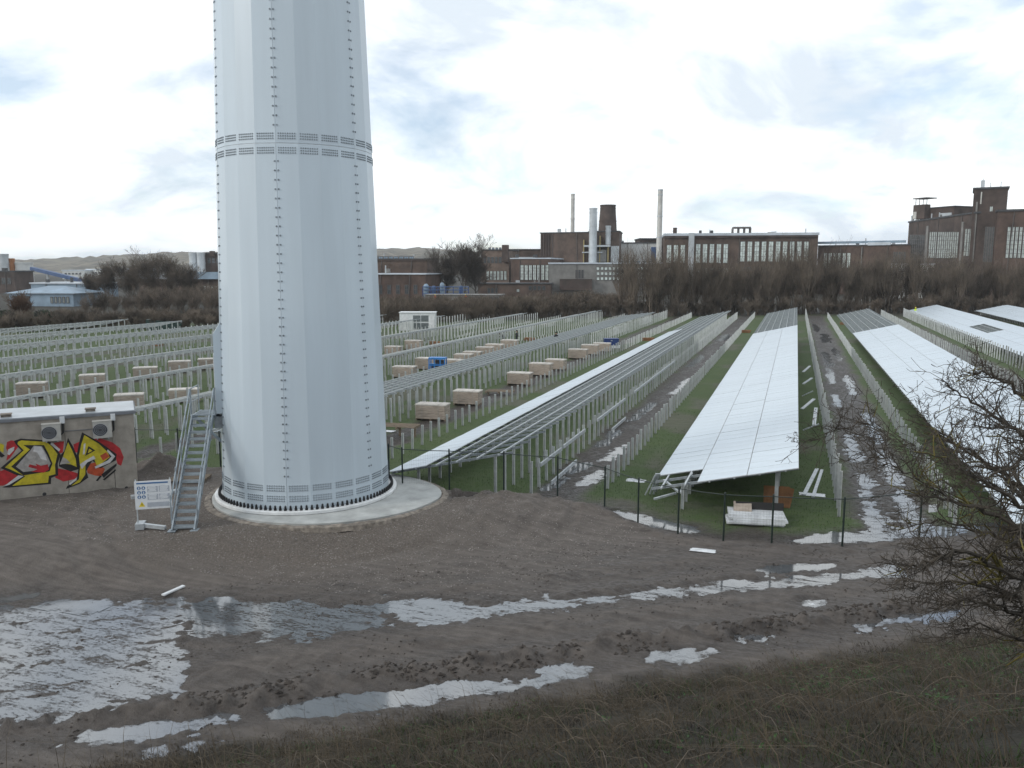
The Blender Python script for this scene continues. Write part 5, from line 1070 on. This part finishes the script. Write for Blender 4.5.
# belt of bare scrub and young trees that closes the field, one mass
protos = [tree_segs(100 + i, 10.0, 0.13, (8, 5, 2), 0.5, 3, 0.05, 0.015, 0.12) for i in range(6)]
scrubs = [tree_segs(200 + i, 4.5, 0.06, (7, 5, 3), 0.20, 4, 0.10, 0.018, 0.35) for i in range(4)]
def place(S, x, y, z, a, sc, hz=1.0):
    T = S.copy(); c, s = math.cos(a) * sc, math.sin(a) * sc
    for o in (0, 3):
        X, Y, Z = S[:, o].copy(), S[:, o + 1].copy(), S[:, o + 2]; T[:, o] = X * c - Y * s + x; T[:, o + 1] = X * s + Y * c + y; T[:, o + 2] = Z * sc * hz + z
    return T
def belt(name, label, path, n, protos_, hs, deps, m, cat, seed):
    r = random.Random(seed); B = []; P = np.array(path, float); seg = np.linalg.norm(np.diff(P, axis=0), axis=1); cum = np.concatenate([[0], np.cumsum(seg)])
    for k in range(n):
        t = (k + r.random()) / n * cum[-1]; x = np.interp(t, cum, P[:, 0]); y = np.interp(t, cum, P[:, 1]); d = r.uniform(0, deps)
        x += FH[0] * d; y += FH[1] * d; hh = r.uniform(*hs) * (0.86 + 0.28 * float(vnoise(np.array([t * 0.07]), np.array([3.0]), seed)[0]))
        B.append(place(r.choice(protos_), x, y, 0, r.uniform(0, 6.28), hh / 10.0 if protos_ is protos else hh / 4.5))
    V, Fq = segs_arrays(np.concatenate(B), 3); o = link(name, np_mesh(name, V, Fq, m)); tag(o, label, cat, kind='stuff')
def fieldedge(px, py): p = g(px, py); return (p[0], p[1])
belt('bare_tree_belt', 'dense belt of leafless brown young trees closing the far end of the solar field', [fieldedge(628, 318), (-6, 176), (16, 190), (40, 200), (75, 205)], 270, protos, (8.2, 12.2), 20, 'bark_brush', 'trees', 5)
belt('bare_scrub_belt', 'lower leafless brown scrub between far frames and the factory', [fieldedge(225, 329), fieldedge(330, 327), fieldedge(450, 324), fieldedge(610, 317.5)], 240, scrubs, (2.4, 4.4), 18, 'bark_brush', 'scrub', 6)
belt('field_hedge', 'leafless brown hedge along the far left end of the field', [fieldedge(-60, 335), fieldedge(60, 332), fieldedge(160, 331), fieldedge(240, 329)], 170, scrubs, (1.9, 3.1), 12, 'bark_brush', 'hedge', 7)
belt('bramble_edge', 'low dark brush at the foot of the tree belt', [fieldedge(600, 318), (-6, 173), (16, 187), (40, 197), (75, 202)], 150, scrubs, (2.2, 3.8), 5, 'bark_brush', 'brush', 8)
belt('back_thicket', 'brown thicket of leafless bushes between the hedge and the far left factory', [at(60, HY, 150)[:2], at(150, HY, 165)[:2], at(240, HY, 160)[:2]], 90, scrubs, (3.5, 5.8), 40, 'bark_brush', 'thicket', 9)
belt('factory_scrub', 'brown leafless scrub in front of the brick workshops', [at(370, HY, 165)[:2], at(480, HY, 170)[:2], at(640, HY, 180)[:2]], 110, scrubs, (2.2, 3.4), 20, 'bark_brush', 'scrub', 10)
def lump(name, label, path, hgt, wid, m, seed, cat):
    """ragged evergreen hedge of small leaf faces over an uneven bank"""
    r = np.random.RandomState(seed); P = np.array(path); seg = np.linalg.norm(np.diff(P, axis=0), axis=1); cum = np.concatenate([[0], np.cumsum(seg)]); n = int(cum[-1] * 260)
    t = r.rand(n) * cum[-1]; a = np.arccos(r.uniform(-1, 1, n)); x = np.interp(t, cum, P[:, 0]); y = np.interp(t, cum, P[:, 1])
    top = hgt * (0.7 + 0.5 * vnoise(t * 0.35, t * 0, seed)); d = r.uniform(-1, 1, n); z = top * np.sqrt(np.maximum(0, 1 - d * d)) * r.uniform(0.1, 1, n) ** 0.35
    c = np.stack([x + FH[0] * d * wid, y + FH[1] * d * wid, z], 1); u = r.normal(size=(n, 3)); u /= np.linalg.norm(u, axis=1)[:, None]; w = np.cross(u, r.normal(size=(n, 3))); w /= np.linalg.norm(w, axis=1)[:, None]; s = r.uniform(.10, .26, (n, 1))
    V = np.stack([c - u * s, c + w * s * .6, c + u * s, c - w * s * .6], 1).reshape(-1, 3); Fq = np.arange(4 * n).reshape(-1, 4); o = link(name, np_mesh(name, V, Fq, m)); tag(o, label, cat, kind='stuff')
lump('evergreen_hedge', 'dark evergreen hedge at far left behind the empty frames', [fieldedge(-40, 331), fieldedge(30, 329.5), fieldedge(80, 329)], 2.9, 1.6, 'hedge_leaf', 3, 'hedge')
def lone(name, label, px, w, hgt, seed, m, kids, stems=1, rad=0.22, up=0.1, spread=.1, lean=.25, z=0.0, tw=0.015):
    p = at(px, HY, w); S = tree_segs(seed, hgt, rad, kids, up, stems, spread, tw, lean); t = thing(name, label, 'tree' if 'tree' in name else 'bush', (p[0], p[1], z))
    big = S[:, 6] > rad * 0.42
    for nm, q, n in (('trunk', S[big], 6), ('crown', S[~big], 3)):
        if len(q): V, Fq = segs_arrays(q, n); link(nm, np_mesh(nm, V, Fq, m, True), t)
for i, (px, w, hh, lb) in enumerate(((462, 235, 16.5, 'large dark bare tree left of the brick offices'), (447, 240, 13.0, 'rounded bare tree beside the blue plant'), (476, 238, 12.5, 'smaller bare tree overlapping the brick offices'), (605, 335, 20, 'thin bare tree top behind the boiler house'))):
    lone('bare_tree', lb, px, w, hh, 40 + i, 'bark', (14, 8, 6, 4), stems=1 if i == 3 else 2, rad=0.24, up=0.12, tw=0.026, lean=.12)
for i, (px, w, hh, lb) in enumerate(((107, 210, 10, 'bare tree left of the brown thicket before the town sheds'), (150, 205, 11.5, 'tallest bare tree of the brown thicket left of the tower'), (128, 207, 10.5, 'bare tree in the middle of the brown thicket left of the tower'), (172, 205, 11, 'bare tree at the right of the brown thicket left of the tower'), (186, 212, 9, 'slim bare tree in front of the two steel silos'), (92, 214, 7.5, 'low bare tree at the left end of the thicket'))):
    lone('bare_tree', lb, px, w, hh, 60 + i, 'bark_brush', (13, 7, 5, 3), stems=3, rad=0.15, up=0.18, tw=0.022, spread=.12, lean=.2)
lone('rusty_bush', 'rust-brown leafless bush at the far left end of the hedge', 16, 134, 5.2, 77, 'bark_rust', (10, 8, 5), 6, 0.07, 0.2, .12, .5, tw=.022)

# ------------------------------------------------------------------ foreground bank: dead grass, stalks, weeds
rs = np.random.RandomState(11)
def blades(name, label, x, y, hgt, wid, m, lean=0.5, cat='grass', leandir=None):
    n = len(x); z = land(x, y)[0]; a = rs.uniform(0, 6.283, n); ld = np.stack([np.cos(a), np.sin(a), np.zeros(n)], 1)
    if leandir is not None: ld = ld * 0.5 + np.array([leandir]); ld /= np.linalg.norm(ld, axis=1)[:, None]
    b = rs.uniform(0, 6.283, n); wv = np.stack([np.cos(b), np.sin(b), np.zeros(n)], 1) * (wid * rs.uniform(.6, 1.3, n))[:, None]
    hh = (hgt * rs.uniform(.45, 1.25, n))[:, None]; le = (lean * rs.uniform(.2, 1.3, n))[:, None]; p = np.stack([x, y, z - 0.02], 1); upv = np.array([[0, 0, 1.0]])
    m1 = p + ld * hh * le * .3 + upv * hh * .55; t = p + ld * hh * le + upv * hh * (1 - 0.35 * np.minimum(le, 1.6))
    V = np.stack([p - wv, p + wv, m1 + wv * .7, m1 - wv * .7, t], 1).reshape(-1, 3); base = np.arange(n)[:, None] * 5
    Fq = np.concatenate([base + [[0, 1, 2]], base + [[0, 2, 3]], base + [[3, 2, 4]]]); o = link(name, np_mesh(name, V, Fq, m)); tag(o, label, cat, kind='stuff')
def bank_pts(n, s0, s1, t0=-11, t1=16, pw=1.0, thr=None, sd=5):
    s = s0 + (s1 - s0) * rs.rand(n) ** pw; t = rs.uniform(t0, t1, n); x = B0[0] + BN[0] * s + BT[0] * t; y = B0[1] + BN[1] * s + BT[1] * t
    if thr: k = fbm(x * 1.1, y * 1.1, sd, 3) > thr; x, y = x[k], y[k]
    return x, y
x, y = bank_pts(70000, 0.25, 13.5, -12, 20, thr=.42); blades('dry_grass', 'matted dry brown grass covering the foreground bank', x, y, .26, .005, 'dry_grass', 2.2)
x, y = bank_pts(30000, 0.6, 13.5, -12, 20, thr=.57, sd=91); blades('tall_dry_grass', 'taller tussocks of dead grass on the foreground bank', x, y, .42, .0045, 'dead_stalk', 1.6)
x, y = bank_pts(9000, -0.25, 1.6, thr=.5, sd=9); blades('dry_grass', 'thin dry grass fringe at the foot of the bank beside the road', x, y, .13, .006, 'dry_grass', 1.0)
x, y = bank_pts(34000, 0.8, 13.5, -12, 20, thr=.50, sd=14); blades('green_grass', 'patches of dark green grass on the foreground bank', x, y, .22, .006, 'green_blade', .8)
x, y = bank_pts(3600, 0.7, 12.5, -12, 18, thr=.42, sd=21); blades('dead_stalks', 'long pale dead stalks leaning across the foreground bank', x, y, .95, .005, 'dead_stalk', 1.5, 'stalks', (-0.85, 0.35, 0))
x, y = bank_pts(1300, 0.3, 10.0, thr=.56, sd=41)
def leaves(name, label, x, y, m, size, hgt, seed, cat):
    r = np.random.RandomState(seed); n = len(x); z = land(x, y)[0]; k = 9; V = []
    c = np.repeat(np.stack([x, y, z], 1), k, 0) + np.stack([r.normal(0, .09, n * k), r.normal(0, .09, n * k), r.uniform(.02, hgt, n * k)], 1)
    u = r.normal(size=(n * k, 3)); u[:, 2] *= .4; u /= np.linalg.norm(u, axis=1)[:, None]; w = np.cross(u, np.array([[0, 0, 1.0]]) + r.normal(size=(n * k, 3)) * .5); w /= np.linalg.norm(w, axis=1)[:, None]; s = r.uniform(.5, 1.2, (n * k, 1)) * size
    V = np.stack([c - u * s, c + w * s * .45, c + u * s, c - w * s * .45], 1).reshape(-1, 3); o = link(name, np_mesh(name, V, np.arange(4 * n * k).reshape(-1, 4), m)); tag(o, label, cat, kind='stuff')
leaves('bank_weeds', 'scattered small green weeds on the foreground bank', x[:330], y[:330], 'weed_leaf', .035, .12, 4, 'weeds')
x, y = bank_pts(2600, 0.0, 8.0); leaves('dead_leaves', 'fallen brown leaves and litter on the foreground bank', x, y, 'dry_grass', .028, .05, 5, 'leaves')
# arching bramble canes over the bank
cr = random.Random(19); W = []
for k in range(420):
    s_ = cr.uniform(0.9, 12.5); t_ = cr.uniform(-11, 17); p = np.array([B0[0] + BN[0] * s_ + BT[0] * t_, B0[1] + BN[1] * s_ + BT[1] * t_]); a = cr.uniform(0, 6.28) if cr.random() < .35 else cr.gauss(2.75, .45); l = cr.uniform(.6, 1.7); hgt = cr.uniform(.12, .42); r0 = cr.uniform(.0035, .007)
    q = None
    for j in range(8):
        f = j / 7; c = p + np.array([math.cos(a + .35 * f), math.sin(a + .35 * f)]) * l * f; e = np.array([c[0], c[1], gz(c[0], c[1]) + hgt * math.sin(math.pi * min(f * 1.05, 1)) + .02])
        if q is not None: W.append([*q, *e, r0 * (1 - .6 * (f - .14)), r0 * (1 - .6 * f)])
        q = e
V, Fq = segs_arrays(W, 4); tag(link('bramble_canes', np_mesh('bramble_canes', V, Fq, 'cane', True)), 'arching bare bramble canes tangled across the foreground bank', 'brambles', kind='stuff')
x, y = bank_pts(1500, 2.5, 12.5, 2, 18, thr=.55, sd=55); leaves('ivy_patch', 'dark green low leaves in patches at the lower right of the bank', x, y, 'weed_leaf', .04, .10, 8, 'leaves')
# grass in the solar field, tufts near the fence
n = 46000; x = rs.uniform(-17, 14, n); y = 29 + 26 * rs.rand(n) ** 1.4; gm_ = land(x, y)[1]; k = gm_ > 0.45; blades('field_grass', 'short green grass under and between the tables', x[k], y[k], .10, .010, 'field_blade', .7)
n = 16000; x = rs.uniform(-42, -17, n); y = 31 + 28 * rs.rand(n) ** 1.3; gm_ = land(x, y)[1]; k = (gm_ > 0.45) & (np.hypot(x - PADC[0], y - PADC[1]) > 5.4); blades('field_grass', 'short green grass around the crates left and right of the tower', x[k], y[k], .10, .011, 'field_blade', .7)
# gravel and clods
def rocks(name, label, x, y, s0, s1, m, seed, cat):
    r = np.random.RandomState(seed); n = len(x); z = land(x, y)[0]; base = np.array([[1, 0, 0], [-.5, .87, 0], [-.5, -.87, 0], [0, 0, .8], [0, 0, -.6], [.3, .5, .5]]); V = base[None] * r.uniform(s0, s1, (n, 1, 1)) * r.uniform(.6, 1.3, (n, 6, 3)); a = r.uniform(0, 6.28, n); ca, sa = np.cos(a)[:, None], np.sin(a)[:, None]
    X = V[:, :, 0] * ca - V[:, :, 1] * sa; Y = V[:, :, 0] * sa + V[:, :, 1] * ca; V = np.stack([X + x[:, None], Y + y[:, None], V[:, :, 2] * .7 + z[:, None]], -1).reshape(-1, 3)
    f = np.array([[0, 5, 3], [0, 1, 5], [5, 1, 3], [1, 2, 3], [2, 0, 3], [1, 0, 4], [2, 1, 4], [0, 2, 4]]); Fq = (np.arange(n)[:, None, None] * 6 + f[None]).reshape(-1, 3); o = link(name, np_mesh(name, V, Fq, m)); tag(o, label, cat, kind='stuff')
n = 15000; a = rs.uniform(0, 6.283, n); rr = 4.9 + 5.5 * rs.rand(n) ** 1.3; x = PADC[0] + rr * np.cos(a) * 1.25; y = PADC[1] - np.abs(rr * np.sin(a)) + rs.uniform(0, 3, n); k = (y < np.interp(x, FX, FY) - .3) & (np.hypot(x - PADC[0], y - PADC[1]) > 4.85) & (y > 20)
rocks('gravel', 'loose pale gravel scattered around the tower pad', x[k], y[k], .012, .036, 'stone', 3, 'gravel')
x, y = bank_pts(5200, -9, 0.1, -14, 14, thr=.52, sd=71); rocks('mud_clods', 'dark clods of mud thrown up along the haul road', x, y, .012, .05, 'clod', 4, 'mud')
x, y = bank_pts(1100, -2.35, -1.35, -9, 10, thr=.45, sd=72); rocks('mud_clods', 'ridge of larger mud clods between the wheel ruts', x, y, .03, .095, 'clod', 5, 'mud')

# ------------------------------------------------------------------ thorn shrub in the right foreground
sr = random.Random(5)
root = at(1075, 470, 7.4); rx, ry = root[0], root[1]; rz_ = gz(rx, ry)
shrub = thing('thorn_shrub', 'leafless thorny shrub with yellow lichen on its twigs, right foreground', 'shrub', (rx, ry, rz_))
S = []; MAIN = []; off = np.array([rx, ry, rz_])
def twig(p, d, l, rad, lev):
    segs = 5 if lev < 2 else 3; q = np.array(p, float); r0 = rad
    for i in range(segs):
        d = rv(sr, d, 0.20 + 0.05 * lev); d = d + np.array([0, 0, 0.03]); d /= np.linalg.norm(d)
        e = q + d * l / segs; r1 = max(rad * (1 - 0.6 * (i + 1) / segs), 0.0021); S.append([*q, *e, r0, r1])
        if lev < 4:
            for _ in range((3, 3, 2, 1)[lev] if sr.random() < (.95, .9, .8, .5)[lev] else 0):
                sd_ = rv(sr, d * 0.65, 0.62); twig(q + (e - q) * sr.random(), sd_, l * sr.uniform(.30, .52), max(r1 * .6, 0.0024), lev + 1)
        elif sr.random() < .3: S.append([*e, *(e + rv(sr, d, .9) * .03), .0022, .0010])
        q = e; r0 = r1
def bough(px, rads):
    """a main bough through picture points (column, row, depth)"""
    P = [np.array(at(1075 - (1075 - p[0]) * (.86 if p[0] < 1075 else 1), *p[1:])) for p in px]; n = 6; pts = []
    for i in range(len(P) - 1):
        for k in range(n): pts.append(P[i] + (P[i + 1] - P[i]) * k / n + np.array([sr.gauss(0, .016) for _ in range(3)]))
    pts.append(P[-1]); m = len(pts); MAIN.append([])
    for i in range(m - 1):
        f0, f1 = i / (m - 1), (i + 1) / (m - 1); ra = rads[0] + (rads[1] - rads[0]) * f0; rb = rads[0] + (rads[1] - rads[0]) * f1; MAIN[-1].append([*pts[i], *pts[i + 1], ra, rb])
        if f0 > .12:
            d = (pts[i + 1] - pts[i]); d /= np.linalg.norm(d)
            for _ in range(2 if sr.random() < .75 else 1): twig(pts[i], rv(sr, d * .75, .5), sr.uniform(.25, .60) * (1.15 - .5 * f0), max(rb * .55, .004), 2)
b0 = (1075, 650, 7.4)
for px, rads in (
    ([b0, (1050, 560, 7.2), (985, 515, 7.0), (930, 500, 6.8), (880, 497, 6.7)], (.034, .006)), ([b0, (1060, 500, 7.6), (1010, 430, 7.6), (960, 405, 7.5), (925, 385, 7.4)], (.032, .005)),
    ([b0, (1070, 480, 7.0), (1030, 405, 7.0), (985, 375, 7.0), (950, 372, 6.9)], (.03, .005)), ([b0, (1040, 590, 6.8), (990, 572, 6.6), (945, 548, 6.4), (900, 560, 6.3), (868, 572, 6.3)], (.03, .005)),
    ([b0, (1050, 540, 8.0), (990, 470, 8.2), (930, 440, 8.2), (890, 415, 8.2)], (.03, .005)), ([(1120, 560, 6.0), (1060, 520, 6.0), (1000, 500, 5.9), (950, 470, 5.8), (905, 455, 5.8)], (.024, .004)),
    ([b0, (1050, 620, 7.0), (1000, 610, 6.8), (950, 600, 6.7), (905, 608, 6.7)], (.028, .005)), ([b0, (1040, 510, 7.8), (1000, 480, 7.9), (960, 455, 7.9), (915, 432, 7.9), (880, 470, 7.9)], (.024, .004)),
    ([(1100, 420, 6.6), (1050, 440, 6.6), (1000, 430, 6.5), (955, 425, 6.5)], (.018, .004)), ([b0, (1060, 590, 8.0), (1010, 545, 8.0), (960, 530, 8.0), (915, 520, 8.0), (870, 530, 8.1)], (.024, .004)),
    ([b0, (1040, 605, 6.9), (980, 590, 6.8), (925, 578, 6.7), (870, 590, 6.6)], (.024, .004)), ([b0, (1050, 570, 7.6), (990, 555, 7.6), (940, 566, 7.6), (880, 548, 7.7)], (.022, .004)), ([b0, (1060, 640, 7.2), (1010, 640, 7.2), (965, 625, 7.2), (920, 640, 7.2)], (.02, .004)), ([(1100, 500, 7.2), (1050, 470, 7.2), (1010, 460, 7.2), (970, 480, 7.2), (940, 485, 7.1)], (.02, .004))):
    bough(px, rads)
# two long reaching shoots to the left
for px, rads in (([(930, 500, 6.8), (890, 478, 6.7), (860, 462, 6.6), (838, 452, 6.6)], (.007, .003)), ([(905, 455, 7.6), (870, 440, 7.6), (835, 425, 7.6), (800, 428, 7.6), (772, 440, 7.6)], (.006, .0025))): bough(px, rads)
stems = [[*(np.array([rx, ry, rz_ - .2]) + np.array([sr.gauss(0, .12), sr.gauss(0, .12), 0])), *at(*b0), .05, .036] for _ in range(4)]
S = np.array(S); S[:, 0:3] -= off; S[:, 3:6] -= off
print('shrub segments', len(S))
for nm, lst in (('bough', MAIN), ('stem', [[q] for q in stems])):
    for q in lst:
        q = np.array(q); q[:, 0:3] -= off; q[:, 3:6] -= off
        pts = [q[0, 0:3]] + [r_[3:6] for r_ in q]; MB().tube(pts, [q[0, 6]] + [r_[7] for r_ in q], 6).build(nm, 'bark_shrub', shrub)
lich = (vnoise(S[:, 0] * 5 + 40, S[:, 2] * 5 + S[:, 1] * 3 + 40, 9) > .66) & (S[:, 6] > .0030)
for nm, q, n, m in (('twigs', S[~lich], 3, 'bark_shrub'), ('lichen_twigs', S[lich], 4, 'lichen')):
    q = q.copy()
    if nm == 'lichen_twigs': q[:, 6:8] *= 1.25
    V, Fq = segs_arrays(q, n); o = link(nm, np_mesh(nm, V, Fq, m, n > 3), shrub); o['kind'] = 'stuff'

# ------------------------------------------------------------------ damp winter air
mb = MB().box((0, 1800, 33), (5600, 3900, 72)); hz = mb.build('haze', 'galv'); tag(hz, 'thin damp winter haze over the whole site', 'haze', kind='stuff')
hm = bpy.data.materials.new('haze'); hm.use_nodes = True; nt = hm.node_tree; nt.nodes.clear(); ho = nt.nodes.new('ShaderNodeOutputMaterial'); pv = nt.nodes.new('ShaderNodeVolumePrincipled')
pv.inputs['Color'].default_value = (0.86, 0.90, 0.94, 1); pv.inputs['Density'].default_value = 0.00016; nt.links.new(pv.outputs[0], ho.inputs['Volume']); hz.data.materials.clear(); hz.data.materials.append(hm)
